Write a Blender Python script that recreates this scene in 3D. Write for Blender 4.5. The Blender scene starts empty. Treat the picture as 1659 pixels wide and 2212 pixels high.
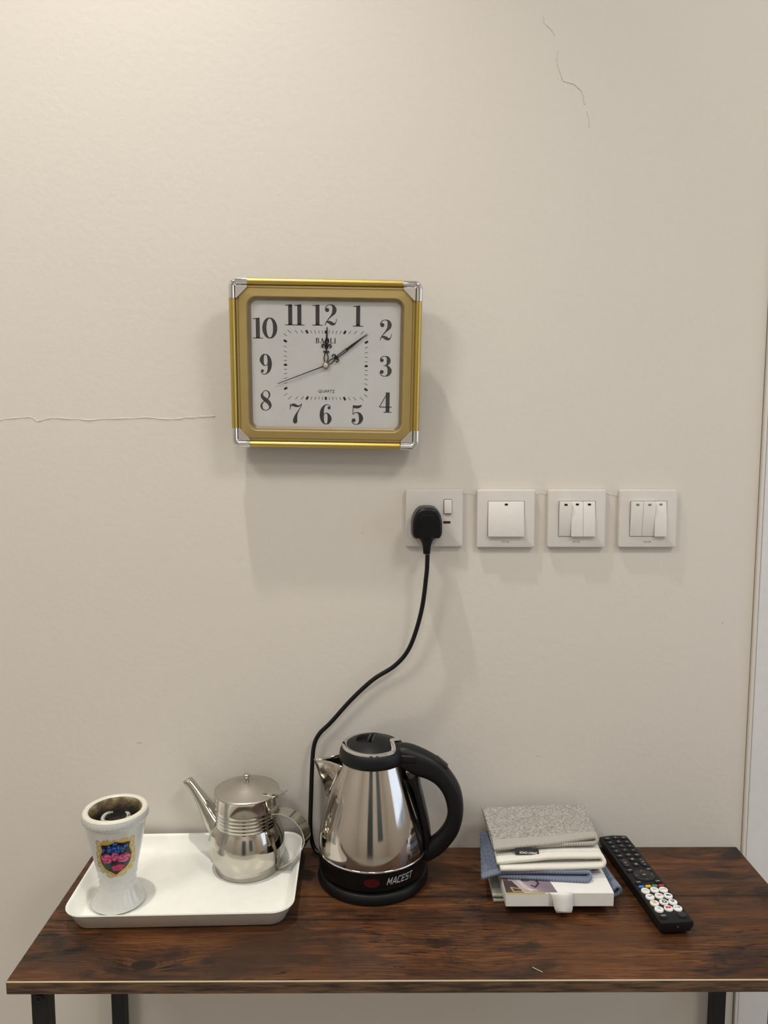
import bpy, bmesh, math, random
from mathutils import Vector, Matrix, noise

# ------------------------------------------------------------------ camera, world, lights, exposure
S = bpy.context.scene
COL = S.collection
HD = 0.78                     # table-top height
D = 1.145                     # camera to wall
FPX, W, H = 1661.0, 1659, 2212
PITCH = math.atan((1106 - 935) / FPX)
YAW = math.atan(7.5 / FPX)

cd = bpy.data.cameras.new('camera')
cd.sensor_fit = 'HORIZONTAL'; cd.sensor_width = 36.0
cd.lens = 36.0 * FPX / W
cd.clip_start = 0.02; cd.clip_end = 50
cam = bpy.data.objects.new('camera', cd); COL.objects.link(cam)
cam.location = (0, -D, HD + 0.645)
cam.rotation_euler = (math.pi / 2 - PITCH, 0, -YAW)
S.camera = cam

wd = bpy.data.worlds.new('world'); S.world = wd; wd.use_nodes = True
wd.node_tree.nodes['Background'].inputs[0].default_value = (0.75, 0.85, 1.0, 1)
wd.node_tree.nodes['Background'].inputs[1].default_value = 0.35

S.view_settings.view_transform = 'Standard'
S.view_settings.look = 'None'
S.view_settings.gamma = 1.0
S.view_settings.use_curve_mapping = False
S.view_settings.exposure = 0.57
S.cycles.max_bounces = 6; S.cycles.diffuse_bounces = 3; S.cycles.glossy_bounces = 4; S.cycles.transparent_max_bounces = 6
S.cycles.use_light_tree = False; S.cycles.caustics_reflective = False; S.cycles.caustics_refractive = False

CEIL = 3.0
WARM = (1.0, 0.965, 0.895)
# ceiling lights: x, y, watts, radius; the small one is a spot close to the clock wall, the others round LED panels, the last an unseen fill added to light the front
CEILING_LIGHTS = [(-0.36, -0.335, 43.0, 0.028), (-1.20, -1.40, 13.0, 0.28), (1.10, -1.40, 13.0, 0.28), (-0.10, -2.4, 8.0, 0.28)]
for dx, dy, dw, dr in CEILING_LIGHTS:
    small = dr < .1
    ld = bpy.data.lights.new('ceiling_lamp', 'SPOT' if small else 'AREA')
    ld.energy = dw; ld.color = WARM
    if small: ld.shadow_soft_size = dr; ld.spot_size = math.radians(80); ld.spot_blend = 1.0
    else: ld.shape = 'DISK'; ld.size = dr * 2
    lo = bpy.data.objects.new('ceiling_lamp', ld); COL.objects.link(lo)
    lo.location = (dx, dy, CEIL - (0.03 if small else 0.012))
# daylight from the window in the right-hand wall
wl = bpy.data.lights.new('window_daylight', 'AREA')
wl.shape = 'RECTANGLE'; wl.size = 1.0; wl.size_y = 1.2; wl.energy = 3.5; wl.color = (0.66, 0.80, 1.0)
wlo = bpy.data.objects.new('window_daylight', wl); COL.objects.link(wlo)
wlo.location = (1.86, -.80, 1.45); wlo.rotation_euler = (0, math.pi / 2, 0)

R = random.Random(7)

# ------------------------------------------------------------------ material helpers
class NT:
    def __init__(s, name):
        s.m = bpy.data.materials.new(name); s.m.use_nodes = True
        s.t = s.m.node_tree; s.b = s.t.nodes['Principled BSDF']; s.out = s.t.nodes['Material Output']
    def n(s, typ, **kw):
        x = s.t.nodes.new(typ)
        for k, v in kw.items():
            if k.startswith('i_'):
                k = k[2:]; k = int(k) if k.isdigit() else k
                x.inputs[k].default_value = v
            else: setattr(x, k, v)
        return x
    def l(s, a, b): s.t.links.new(a, b)
    def coords(s, scale=(1, 1, 1), loc=(0, 0, 0), src='Object'):
        tc = s.n('ShaderNodeTexCoord'); mp = s.n('ShaderNodeMapping')
        mp.inputs['Scale'].default_value = scale; mp.inputs['Location'].default_value = loc
        s.l(tc.outputs[src], mp.inputs[0]); return mp.outputs[0]
    def noise(s, vec, scale=5, detail=4, rough=.55, dist=0):
        x = s.n('ShaderNodeTexNoise'); x.inputs['Scale'].default_value = scale
        x.inputs['Detail'].default_value = detail; x.inputs['Roughness'].default_value = rough
        x.inputs['Distortion'].default_value = dist
        s.l(vec, x.inputs['Vector']); return x.outputs['Fac']
    def ramp(s, fac, stops, interp='LINEAR'):
        x = s.n('ShaderNodeValToRGB'); cr = x.color_ramp; cr.interpolation = interp
        while len(cr.elements) < len(stops): cr.elements.new(.5)
        for e, (p, c) in zip(cr.elements, stops):
            e.position = p; e.color = (c[0], c[1], c[2], 1) if not isinstance(c, (int, float)) else (c, c, c, 1)
        s.l(fac, x.inputs[0]); return x.outputs[0]
    def mix(s, fac, a, b, mode='MIX'):
        x = s.n('ShaderNodeMix', data_type='RGBA', blend_type=mode)
        for sock, v in ((x.inputs[0], fac), (x.inputs[6], a), (x.inputs[7], b)):
            if isinstance(v, (int, float)): sock.default_value = v
            elif isinstance(v, tuple): sock.default_value = (*v[:3], 1)
            else: s.l(v, sock)
        return x.outputs[2]
    def math(s, op, a, b=0.0, clamp=False):
        x = s.n('ShaderNodeMath', operation=op, use_clamp=clamp)
        for sock, v in ((x.inputs[0], a), (x.inputs[1], b)):
            if isinstance(v, (int, float)): sock.default_value = v
            else: s.l(v, sock)
        return x.outputs[0]
    def bump(s, h, strength=.2, dist=.001):
        x = s.n('ShaderNodeBump'); x.inputs['Strength'].default_value = strength; x.inputs['Distance'].default_value = dist
        s.l(h, x.inputs['Height']); s.l(x.outputs[0], s.b.inputs['Normal']); return x
    def col(s, c):
        if isinstance(c, tuple): s.b.inputs['Base Color'].default_value = (*c[:3], 1)
        else: s.l(c, s.b.inputs['Base Color'])
    def set(s, **kw):
        for k, v in kw.items():
            k = k.replace('_', ' ')
            for key in s.b.inputs.keys():
                if key.lower() == k.lower():
                    if hasattr(v, 'links') or hasattr(v, 'is_linked'): s.l(v, s.b.inputs[key])
                    else: s.b.inputs[key].default_value = v

def srgb(r, g, b):
    f = lambda c: (c / 255 / 12.92) if c / 255 <= .04045 else ((c / 255 + .055) / 1.055) ** 2.4
    return (f(r), f(g), f(b))

def plain(name, c, rough=.5, metal=0.0, grain=0.0, gscale=400, spec=.5):
    n = NT(name); v = n.coords()
    k = n.noise(v, 60, 3)
    n.col(n.mix(k, tuple(x * .94 for x in c), tuple(min(1, x * 1.05) for x in c)))
    n.set(Roughness=rough, Metallic=metal); n.b.inputs['Specular IOR Level'].default_value = spec
    if grain: n.bump(n.noise(v, gscale, 2), grain, .0004)
    return n.m

M = {}
# painted wall: warm cream emulsion with roller stipple
n = NT('wall_paint'); v = n.coords()
n.col(n.mix(n.noise(v, 2.2, 1), (.70, .655, .595), (.73, .68, .615)))
n.bump(n.noise(v, 110, 1, .6), .16, .0016); n.set(Roughness=.62); M['wall'] = n.m
M['ceiling'] = plain('ceiling_paint', (.78, .76, .72), .8)
n = NT('floor_tile'); v = n.coords((1, 1, 1))
br = n.n('ShaderNodeTexBrick', offset=0.0); br.inputs['Scale'].default_value = 1.0
br.inputs['Color1'].default_value = (.52, .49, .45, 1); br.inputs['Color2'].default_value = (.50, .47, .43, 1)
br.inputs['Mortar'].default_value = (.3, .28, .26, 1); br.inputs['Mortar Size'].default_value = .004
br.inputs['Brick Width'].default_value = .6; br.inputs['Row Height'].default_value = .6
n.l(v, br.inputs[0]); n.col(br.outputs[0]); n.set(Roughness=.25); M['floor'] = n.m
M['casing'] = plain('casing_paint', (.74, .73, .73), .42, 0, .05, 150)
M['door'] = plain('navy_door', (.03, .035, .07), .5)
M['black'] = plain('black_plastic', (.004, .004, .0045), .33, 0, .05, 900, .3)
M['blackmatte'] = plain('matte_black_plastic', (.006, .006, .0065), .45, 0, .06, 900, .3)
M['rubber'] = plain('black_rubber', (.005, .005, .0055), .42, 0, 0, 1, .3)
M['steelframe'] = plain('black_powder_coat', (.007, .008, .0085), .5, 0, .1, 700, .3)
M['white'] = plain('white_plastic', (.80, .775, .735), .38)
M['plate'] = plain('switch_plastic', (.70, .665, .625), .34)
M['rocker'] = plain('rocker_plastic', (.80, .765, .725), .33)
M['gap'] = plain('dark_gap', (.03, .027, .025), .8)
M['ind_black'] = plain('black_indicator', (.012, .012, .012), .2)
M['ind_green'] = plain('pale_green_indicator', (.20, .25, .22), .25)
M['neon'] = plain('dark_red_window', (.045, .006, .008), .2)
M['logo_grey'] = plain('logo_grey', (.45, .42, .39), .4)
M['tray'] = plain('white_melamine', (.93, .925, .865), .28)

def metal(name, c, rough, smudge=.1, scale=(1, 1, 1), b=0.02):
    n = NT(name); v = n.coords(scale)
    k = n.noise(v, 55, 5, .6)
    n.col(n.mix(k, tuple(x * .9 for x in c), c)); n.set(Metallic=1.0)
    n.set(Roughness=n.ramp(n.noise(v, 24, 4), [(.3, max(0.02, rough - smudge)), (.75, rough + smudge)]))
    if b: n.bump(n.noise(v, 14, 2), b, .004)
    return n.m
M['steel'] = metal('polished_steel', (.62, .57, .52), .10, .05, (1, 1, 1), .03)
M['steel2'] = metal('teapot_steel', (.60, .57, .51), .13, .05, (1, 1, 1), .03)
M['steelbrush'] = metal('brushed_steel_lid', (.58, .55, .50), .30, .04, (1, 1, 1), .02)
M['chrome'] = metal('chrome', (.82, .82, .82), .07, .03, (1, 1, 1), 0)
M['gold'] = metal('gold_anodised_bar', (.62, .46, .13), .38, .04, (1, 1, 1), 0)
M['goldflat'] = plain('gold_painted_frame', (.46, .335, .125), .38, .3)
M['bezel'] = plain('bezel_bronze', (.30, .225, .12), .3, .4)
M['dial'] = plain('white_dial', (.70, .695, .69), .5)
M['print'] = plain('black_print', (.013, .012, .012), .45)
M['printgrey'] = plain('grey_print', (.05, .05, .05), .45)
M['hubpin'] = plain('hub_pin', (.75, .73, .68), .25, .4)
M['red'] = plain('red_lamp', (.06, .004, .005), .2)
M['silverprint'] = plain('silver_print', (.42, .42, .42), .35)
n = NT('clock_glass')
tr = n.n('ShaderNodeBsdfTransparent'); gl = n.n('ShaderNodeBsdfGlossy'); gl.inputs['Roughness'].default_value = .02
lw = n.n('ShaderNodeLayerWeight'); lw.inputs[0].default_value = .5; fr = n.math('ADD', n.math('MULTIPLY', n.math('POWER', lw.outputs['Facing'], 5.0), .6), .022); mx = n.n('ShaderNodeMixShader')
n.l(fr, mx.inputs[0]); n.l(tr.outputs[0], mx.inputs[1]); n.l(gl.outputs[0], mx.inputs[2])
n.l(mx.outputs[0], n.out.inputs[0]); M['glass'] = n.m

# rustic laminate
def wood(name, edge=False):
    n = NT(name); tc = n.n('ShaderNodeTexCoord').outputs['Object']
    sx = n.n('ShaderNodeSeparateXYZ'); n.l(tc, sx.inputs[0]); X, Y = sx.outputs[0], sx.outputs[1]
    def vec(kx, ky, kz=1.0, ox=0.0):
        mp = n.n('ShaderNodeMapping'); mp.inputs['Scale'].default_value = (kx, ky, kz); mp.inputs['Location'].default_value = (ox, 0, 0)
        n.l(tc, mp.inputs[0]); return mp.outputs[0]
    if edge:
        g = n.noise(vec(22, 120, 260), 1, 7, .62, .3)
        n.col(n.ramp(g, [(.36, (.020, .010, .006)), (.47, (.062, .031, .0155)), (.56, (.115, .060, .028)), (.7, (.17, .092, .043))]))
        n.set(Roughness=.5); n.bump(g, .3, .0008); return n.m
    # knots bend the grain
    fx, fy = X, Y
    knot_masks = []
    ky_total = None
    for (kx, ky, ra, rb, push) in ((-.289, -.2686, .020, .011, .016), (.125, -.268, .030, .010, .010), (-.02, -.215, .03, .012, -.008)):
        ax = n.math('DIVIDE', n.math('SUBTRACT', X, kx), ra); ay = n.math('DIVIDE', n.math('SUBTRACT', Y, ky), rb)
        r2 = n.math('ADD', n.math('MULTIPLY', ax, ax), n.math('MULTIPLY', ay, ay))
        bell = n.math('EXPONENT', n.math('MULTIPLY', r2, -.22))
        k = n.math('MULTIPLY', bell, push)
        ky_total = k if ky_total is None else n.math('ADD', ky_total, k)
        knot_masks.append((r2, bell))
    Y2 = n.math('ADD', Y, ky_total)
    cb = n.n('ShaderNodeCombineXYZ'); n.l(X, cb.inputs[0]); n.l(Y2, cb.inputs[1])
    def vec2(kx, ky, ox=0.0, oy=0.0):
        mp = n.n('ShaderNodeMapping'); mp.inputs['Scale'].default_value = (kx, ky, 1); mp.inputs['Location'].default_value = (ox, oy, 0)
        n.l(cb.outputs[0], mp.inputs[0]); return mp.outputs[0]
    grain = n.noise(vec2(5, 90), 1, 8, .62, .4)
    fine = n.noise(vec2(30, 620), 1, 4, .6)
    patch = n.noise(vec2(4.2, 9.5, 3.1), 1, 5, .6, .6)
    patch2 = n.noise(vec2(9, 24, 7.7, 2.0), 1, 6, .65, .8)
    c = n.ramp(grain, [(.30, (.058, .0215, .0095)), (.43, (.102, .0370, .0135)), (.54, (.150, .0570, .0195)), (.70, (.230, .096, .0330))])
    c = n.mix(n.ramp(fine, [(.36, .80), (.56, 0.0)]), c, (.024, .0100, .0055))
    lines = n.math('SINE', n.math('ADD', n.math('MULTIPLY', Y2, 1250.0), n.math('MULTIPLY', n.noise(vec2(3.5, 14, 1.3), 1, 3, .55), 34.0)))
    lm = n.math('MULTIPLY', n.ramp(lines, [(.25, 0.0), (.95, .55)]), n.ramp(n.noise(vec2(5, 12, 9.1), 1, 2), [(.40, .15), (.60, 1.0)]))
    c = n.mix(lm, c, (.030, .0125, .0065))
    c = n.mix(n.ramp(patch, [(.46, 0.0), (.62, .78)]), c, (.026, .0150, .0115))
    c = n.mix(n.ramp(patch2, [(.53, 0.0), (.65, .78)]), c, (.014, .0095, .0082))
    c = n.mix(n.ramp(n.noise(vec2(3, 7, 11.0), 1, 3), [(.52, 0.0), (.74, .5)]), c, (.19, .074, .024))
    # worn cracks: short dark dashes
    dash = n.noise(vec2(26, 260, 1.7), 1, 5, .55, .8)
    where = n.noise(vec2(6, 11, 5.0), 1, 3)
    dm = n.math('MULTIPLY', n.ramp(dash, [(.57, 0.0), (.61, .9)]), n.ramp(where, [(.47, 0.0), (.57, 1.0)]))
    c = n.mix(dm, c, (.006, .004, .0035))
    # knot rings
    for i, (r2, bell) in enumerate(knot_masks):
        rr = n.math('SQRT', r2)
        ring = n.math('SINE', n.math('ADD', n.math('MULTIPLY', rr, 16.0 if i == 0 else 9.0), n.math('MULTIPLY', grain, 5.0)))
        c = n.mix(n.math('MULTIPLY', n.ramp(ring, [(.2, 0.0), (.95, .6)]), n.math('MULTIPLY', bell, .9 if i == 0 else .55)), c, (.014, .007, .004))
        if i == 0:
            c = n.mix(n.ramp(rr, [(.62, .95), (.95, 0.0)]), c, (.013, .0075, .0055))
    # printed board joints
    for (yy, x0, x1) in ((-.1305, -.13, .6), (-.1815, -.5, .02)):
        a = n.math('SUBTRACT', 1.0, n.ramp(n.math('ABSOLUTE', n.math('SUBTRACT', Y, yy)), [(.0004, 0.0), (.0014, 1.0)]))
        b = n.math('MULTIPLY', n.math('GREATER_THAN', X, x0), n.math('LESS_THAN', X, x1))
        c = n.mix(n.math('MULTIPLY', n.math('MULTIPLY', a, b), .8), c, (.006, .004, .003))
    n.col(c)
    n.set(Roughness=n.ramp(grain, [(.3, .38), (.7, .48)])); n.b.inputs['Specular IOR Level'].default_value = .32
    n.bump(n.math('ADD', n.math('MULTIPLY', grain, .7), n.math('MULTIPLY', fine, .3)), .12, .0006)
    return n.m
M['wood'] = wood('rustic_brown_laminate'); M['woodedge'] = wood('rustic_brown_edge_band', True)
M['edgeline'] = plain('pale_edge_line', (.66, .55, .38), .4)

def towel_mat(name, c, kind):
    n = NT(name); v = n.coords()
    vo = n.n('ShaderNodeTexVoronoi'); vo.inputs['Scale'].default_value = 520; n.l(v, vo.inputs['Vector'])
    big = n.noise(v, 300, 3, .6)
    if kind == 'terry':
        n.col(n.mix(n.ramp(big, [(.35, 0.0), (.62, 1.0)]), tuple(x * .58 for x in c), tuple(min(1, x * 1.12) for x in c)))
        n.bump(n.math('ADD', vo.outputs['Distance'], big), .9, .0016)
    elif kind == 'brick':
        br = n.n('ShaderNodeTexBrick'); n.l(n.coords((1, 1, 1)), br.inputs[0]); br.inputs['Scale'].default_value = 1
        br.inputs['Brick Width'].default_value = .012; br.inputs['Row Height'].default_value = .006; br.inputs['Mortar Size'].default_value = .0009
        br.inputs['Mortar Smooth'].default_value = .5
        br.inputs['Color1'].default_value = (*c, 1); br.inputs['Color2'].default_value = (*[x * .9 for x in c], 1)
        br.inputs['Mortar'].default_value = (*[x * .5 for x in c], 1)
        n.col(n.mix(.45, br.outputs[0], n.mix(big, tuple(x * .55 for x in c), tuple(min(1, x * 1.25) for x in c))))
        n.bump(n.math('ADD', n.math('MULTIPLY', br.outputs['Fac'], -1.0), big), .8, .0016)
    elif kind == 'twill':
        mp = n.n('ShaderNodeMapping'); tc = n.n('ShaderNodeTexCoord'); n.l(tc.outputs['Object'], mp.inputs[0])
        mp.inputs['Rotation'].default_value = (0, 0, math.radians(-38))
        wv = n.n('ShaderNodeTexWave'); wv.inputs['Scale'].default_value = 105; wv.inputs['Distortion'].default_value = .6
        n.l(mp.outputs[0], wv.inputs['Vector'])
        n.col(n.mix(wv.outputs['Fac'], tuple(x * .74 for x in c), tuple(min(1, x * 1.06) for x in c)))
        n.bump(wv.outputs['Fac'], .45, .0010)
    else:
        n.col(n.mix(big, tuple(x * .92 for x in c), c)); n.bump(n.math('ADD', n.noise(v, 700, 2), n.noise(v, 120, 3)), .4, .001)
    n.set(Roughness=.95); n.b.inputs['Specular IOR Level'].default_value = .1
    try: n.b.inputs['Sheen Weight'].default_value = .15
    except Exception: pass
    return n.m
GREY, BLUE, WHT = (.47, .44, .395), (.175, .215, .30), (.85, .82, .74)
M['grey_terry'] = towel_mat('grey_terry', GREY, 'terry'); M['grey_twill'] = towel_mat('grey_twill', GREY, 'twill')
M['blue_brick'] = towel_mat('blue_terry', BLUE, 'brick'); M['blue_twill'] = towel_mat('blue_twill', (.21, .25, .34), 'twill')
M['white_cotton'] = towel_mat('white_cotton', WHT, 'plain')
M['sage_terry'] = towel_mat('sage_terry', (.40, .40, .36), 'plain')
M['card'] = plain('white_card', (.83, .81, .78), .45)
M['tag'] = plain('black_label', (.008, .008, .009), .6)
M['tagtext'] = plain('label_lettering', (.62, .60, .55), .6)
n = NT('porcelain'); v = n.coords(); n.col(n.mix(n.noise(v, 18, 3), (.60, .61, .59), (.66, .665, .64)))
n.set(Roughness=.14); n.b.inputs['Coat Weight'].default_value = .3; M['porcelain'] = n.m
n = NT('printed_colours'); at = n.n('ShaderNodeAttribute', attribute_name='print'); n.col(at.outputs['Color']); n.set(Roughness=.22); M['decal'] = n.m
n = NT('sooty_bowl'); v = n.coords(); k = n.noise(v, 70, 6, .65)
sp = n.n('ShaderNodeSeparateXYZ'); tc = n.n('ShaderNodeTexCoord'); n.l(tc.outputs['Object'], sp.inputs[0])
hgt = n.n('ShaderNodeMapRange'); hgt.inputs[1].default_value = .102; hgt.inputs[2].default_value = .136; n.l(sp.outputs[2], hgt.inputs[0])
kk = n.math('ADD', n.math('MULTIPLY', hgt.outputs[0], .62), n.math('MULTIPLY', k, .62))
n.col(n.ramp(kk, [(.50, (.010, .008, .006)), (.64, (.040, .029, .016)), (.78, (.17, .12, .055)), (.88, (.36, .30, .20)), (.97, (.62, .58, .48))])); n.set(Roughness=.7); n.bump(k, .5, .002); M['soot'] = n.m
n = NT('charcoal'); v = n.coords(); k = n.noise(v, 160, 6, .7); n.col(n.ramp(k, [(.4, (.006, .005, .004)), (.62, (.035, .025, .017)), (.74, (.16, .12, .08))])); n.set(Roughness=.9); n.bump(k, .9, .003); M['char'] = n.m
n = NT('ash'); v = n.coords(); k = n.noise(v, 330, 3, .7); n.col(n.ramp(k, [(.36, (.03, .028, .024)), (.46, (.42, .41, .38)), (.7, (.62, .61, .57))])); n.set(Roughness=.95); M['ash'] = n.m

# ------------------------------------------------------------------ geometry helpers
def mk(name, vf, mat, parent=None, smooth=False, loc=None, angle=None):
    v, f = vf
    me = bpy.data.meshes.new(name); me.from_pydata([tuple(p) for p in v], [], [tuple(q) for q in f])
    me.validate(); bm = bmesh.new(); bm.from_mesh(me)
    bmesh.ops.recalc_face_normals(bm, faces=bm.faces[:])
    bm.to_mesh(me); bm.free()
    me.materials.append(M[mat] if isinstance(mat, str) else mat)
    if smooth:
        me.polygons.foreach_set('use_smooth', [True] * len(me.polygons))
        if angle: me.set_sharp_from_angle(angle=math.radians(angle))
    o = bpy.data.objects.new(name, me); COL.objects.link(o)
    if parent: o.parent = parent
    if loc: o.location = loc
    return o
def thing(name, label, cat, loc=(0, 0, 0), rz=0, group=None):
    o = bpy.data.objects.new(name, None); COL.objects.link(o); o.empty_display_size = .03
    o.location = loc; o.rotation_euler = (0, 0, rz); tag(o, label, cat, group); return o
def tag(o, label, cat, group=None):
    o['label'] = label; o['category'] = cat
    if group: o['group'] = group
    return o
def struct(o): o['kind'] = 'structure'; return o
def join(*vfs):
    V, F = [], []
    for v, f in vfs:
        k = len(V); V += [Vector(p) for p in v]; F += [tuple(i + k for i in q) for q in f]
    return V, F
def xf(vf, m): return [m @ Vector(p) for p in vf[0]], vf[1]
def tr(vf, x=0, y=0, z=0): return [Vector(p) + Vector((x, y, z)) for p in vf[0]], vf[1]
def box(x0, x1, y0, y1, z0, z1, bev=0.0, seg=2):
    bm = bmesh.new(); bmesh.ops.create_cube(bm, size=1)
    for q in bm.verts:
        q.co = Vector(((x0 + x1) / 2 + q.co.x * (x1 - x0), (y0 + y1) / 2 + q.co.y * (y1 - y0), (z0 + z1) / 2 + q.co.z * (z1 - z0)))
    if bev: bmesh.ops.bevel(bm, geom=bm.edges[:], offset=bev, segments=seg, affect='EDGES', profile=.5)
    return out(bm)
def out(bm):
    bm.verts.index_update(); r = ([v.co.copy() for v in bm.verts], [tuple(v.index for v in f.verts) for f in bm.faces]); bm.free(); return r
def lathe(prof, seg=48, rf=None, cap0=True, cap1=True, a0=0.0):
    V, F = [], []; m = len(prof)
    for i, (r, z) in enumerate(prof):
        for k in range(seg):
            a = a0 + 2 * math.pi * k / seg; rr = rf(r, z, a, i) if rf else r
            V.append(Vector((rr * math.cos(a), rr * math.sin(a), z)))
    for i in range(m - 1):
        for k in range(seg):
            k2 = (k + 1) % seg; F.append((i * seg + k, i * seg + k2, (i + 1) * seg + k2, (i + 1) * seg + k))
    if cap0: F.append(tuple(range(seg)))
    if cap1: F.append(tuple(range((m - 1) * seg, m * seg)))
    return V, F
def spline(pts, n=8):
    """Catmull-Rom through points of any dimension"""
    P = [tuple(p) for p in pts]; P = [tuple(2 * a - b for a, b in zip(P[0], P[1]))] + P + [tuple(2 * a - b for a, b in zip(P[-1], P[-2]))]
    o = []
    for i in range(1, len(P) - 2):
        for k in range(n):
            t = k / n; o.append(tuple(.5 * (2 * b + (c - a) * t + (2 * a - 5 * b + 4 * c - d) * t * t + (-a + 3 * b - 3 * c + d) * t ** 3)
                                      for a, b, c, d in zip(P[i - 1], P[i], P[i + 1], P[i + 2])))
    o.append(P[-2]); return o
def sweep(path, sect, up=Vector((0, 0, 1)), closed=False, cap=True):
    """sect(i, t) -> list of (side, normal) offsets"""
    P = [Vector(p[:3]) for p in path]; n = len(P); V, F = [], []; m = None
    for i in range(n):
        a = P[(i - 1) % n] if closed or i > 0 else P[i]; b = P[(i + 1) % n] if closed or i < n - 1 else P[i]
        t = (b - a).normalized(); s = t.cross(up)
        s = s.normalized() if s.length > 1e-6 else Vector((1, 0, 0)); nn = s.cross(t).normalized()
        q = sect(i, i / max(1, n - 1)); m = len(q)
        V += [P[i] + s * x + nn * y for x, y in q]
    for i in range(n if closed else n - 1):
        j = (i + 1) % n
        for k in range(m): F.append((i * m + k, i * m + (k + 1) % m, j * m + (k + 1) % m, j * m + k))
    if cap and not closed: F.append(tuple(range(m))); F.append(tuple(range((n - 1) * m, n * m)))
    return V, F
def circ(a, b=None, n=12, p=2.0):
    b = b or a; o = []
    for k in range(n):
        c, s = math.cos(2 * math.pi * k / n), math.sin(2 * math.pi * k / n)
        o.append((a * math.copysign(abs(c) ** (2 / p), c), b * math.copysign(abs(s) ** (2 / p), s)))
    return o
def tube(path, r, n=12, up=Vector((0, 0, 1))): return sweep(path, lambda i, t: circ(r if not callable(r) else r(t), n=n), up)
def rrect(hx, hy, r, k=6, cx=0, cy=0):
    o = []
    for sx, sy, a0 in ((1, 1, 0), (-1, 1, 90), (-1, -1, 180), (1, -1, 270)):
        for i in range(k + 1):
            a = math.radians(a0 + 90 * i / k); o.append((cx + sx * (hx - r) + r * math.cos(a), cy + sy * (hy - r) + r * math.sin(a)))
    return o
def loft(loops, cap0=False, cap1=False):
    """loops of equal length [(x,y,z)...]"""
    V, F = [], []; m = len(loops[0])
    for L in loops: V += [Vector(p) for p in L]
    for i in range(len(loops) - 1):
        for k in range(m): F.append((i * m + k, i * m + (k + 1) % m, (i + 1) * m + (k + 1) % m, (i + 1) * m + k))
    if cap0: F.append(tuple(range(m)))
    if cap1: F.append(tuple(range((len(loops) - 1) * m, len(loops) * m)))
    return V, F
def rr_loft(spec, k=6, cap0=False, cap1=False): return loft([[(x, y, z) for x, y in rrect(hx, hy, r, k)] for hx, hy, r, z in spec], cap0, cap1)
def prism(poly, z0, z1, bev=0.0):
    L = [[(x, y, z0) for x, y in poly]]
    if bev:
        c = (sum(p[0] for p in poly) / len(poly), sum(p[1] for p in poly) / len(poly))
        def ins(d):
            o = []
            for x, y in poly:
                q = Vector((c[0] - x, c[1] - y)); q = q.normalized() * min(d, q.length * .8); o.append((x + q.x, y + q.y))
            return o
        L.append([(x, y, z1 - bev) for x, y in poly]); L.append([(x, y, z1 - bev * .3) for x, y in ins(bev * .35)]); L.append([(x, y, z1) for x, y in ins(bev)])
    else: L.append([(x, y, z1) for x, y in poly])
    return loft(L, True, True)
def disc(r, n=20, x=0, y=0, z=0): return [Vector((x + r * math.cos(2 * math.pi * k / n), y + r * math.sin(2 * math.pi * k / n), z)) for k in range(n)], [tuple(range(n))]
def text(s, size, shear=0.0, bold=0.0):
    cu = bpy.data.curves.new('lettering', 'FONT'); cu.body = s; cu.size = size; cu.align_x = 'CENTER'; cu.align_y = 'CENTER'; cu.shear = shear; cu.offset = bold
    cu.resolution_u = 4
    o = bpy.data.objects.new('lettering', cu); COL.objects.link(o)
    dg = bpy.context.evaluated_depsgraph_get(); me = o.evaluated_get(dg).to_mesh()
    r = ([v.co.copy() for v in me.vertices], [tuple(p.vertices) for p in me.polygons])
    o.evaluated_get(dg).to_mesh_clear(); bpy.data.objects.remove(o); bpy.data.curves.remove(cu)
    return r

# stroke glyphs (x, y, half width) in a unit-height box
BOLD = 1.14
def stroke(pts, n=7, smooth=True):
    P = spline(pts, n) if smooth else pts
    V, F = [], []; m = len(P)
    for i, (x, y, w) in enumerate(P):
        a = P[max(0, i - 1)]; b = P[min(m - 1, i + 1)]; d = Vector((b[0] - a[0], b[1] - a[1]))
        d = d.normalized() if d.length > 1e-9 else Vector((1, 0)); w = max(w, .004) * BOLD
        V += [Vector((x - d.y * w, y + d.x * w, 0)), Vector((x + d.y * w, y - d.x * w, 0))]
    F = [(2 * i, 2 * i + 1, 2 * i + 3, 2 * i + 2) for i in range(m - 1)]
    return V, F
def flat(poly): return [Vector((x, y, 0)) for x, y in poly], [tuple(range(len(poly)))]
t_ = .016
GL = {}
GL['1'] = (.46, [stroke([(.25, .0, .085), (.25, .97, .085)], smooth=False), stroke([(.0, .016, t_), (.5, .016, t_)], smooth=False),
    flat([(.1, .016), (.165, .05), (.165, .1), (.335, .1), (.335, .05), (.4, .016)]), flat([(.0, .93), (.165, .93), (.335, 1.0), (.28, .99), (.0, .955)]), flat([(.165, .93), (.165, .9), (.335, .9), (.335, 1.0)])])
GL['0'] = (.72, [stroke([(.35 + .265 * math.cos(a), .5 + .475 * math.sin(a), .02 + .07 * abs(math.cos(a)) ** 1.3) for a in [2 * math.pi * k / 40 for k in range(41)]], 1)])
GL['2'] = (.64, [disc(.098, 18, .13, .74), stroke([(.045, .70, .012), (.05, .83, .018), (.14, .95, .016), (.29, .985, .014), (.42, .93, .05), (.485, .77, .092), (.45, .61, .075), (.33, .46, .035), (.16, .27, .016), (.07, .13, .014), (.03, .0, .014)]),
    stroke([(.05, .10, .014), (.13, .18, .03), (.24, .155, .062), (.36, .095, .07), (.46, .07, .045), (.54, .13, .018), (.575, .23, .013), (.59, .33, .012)])])
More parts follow.
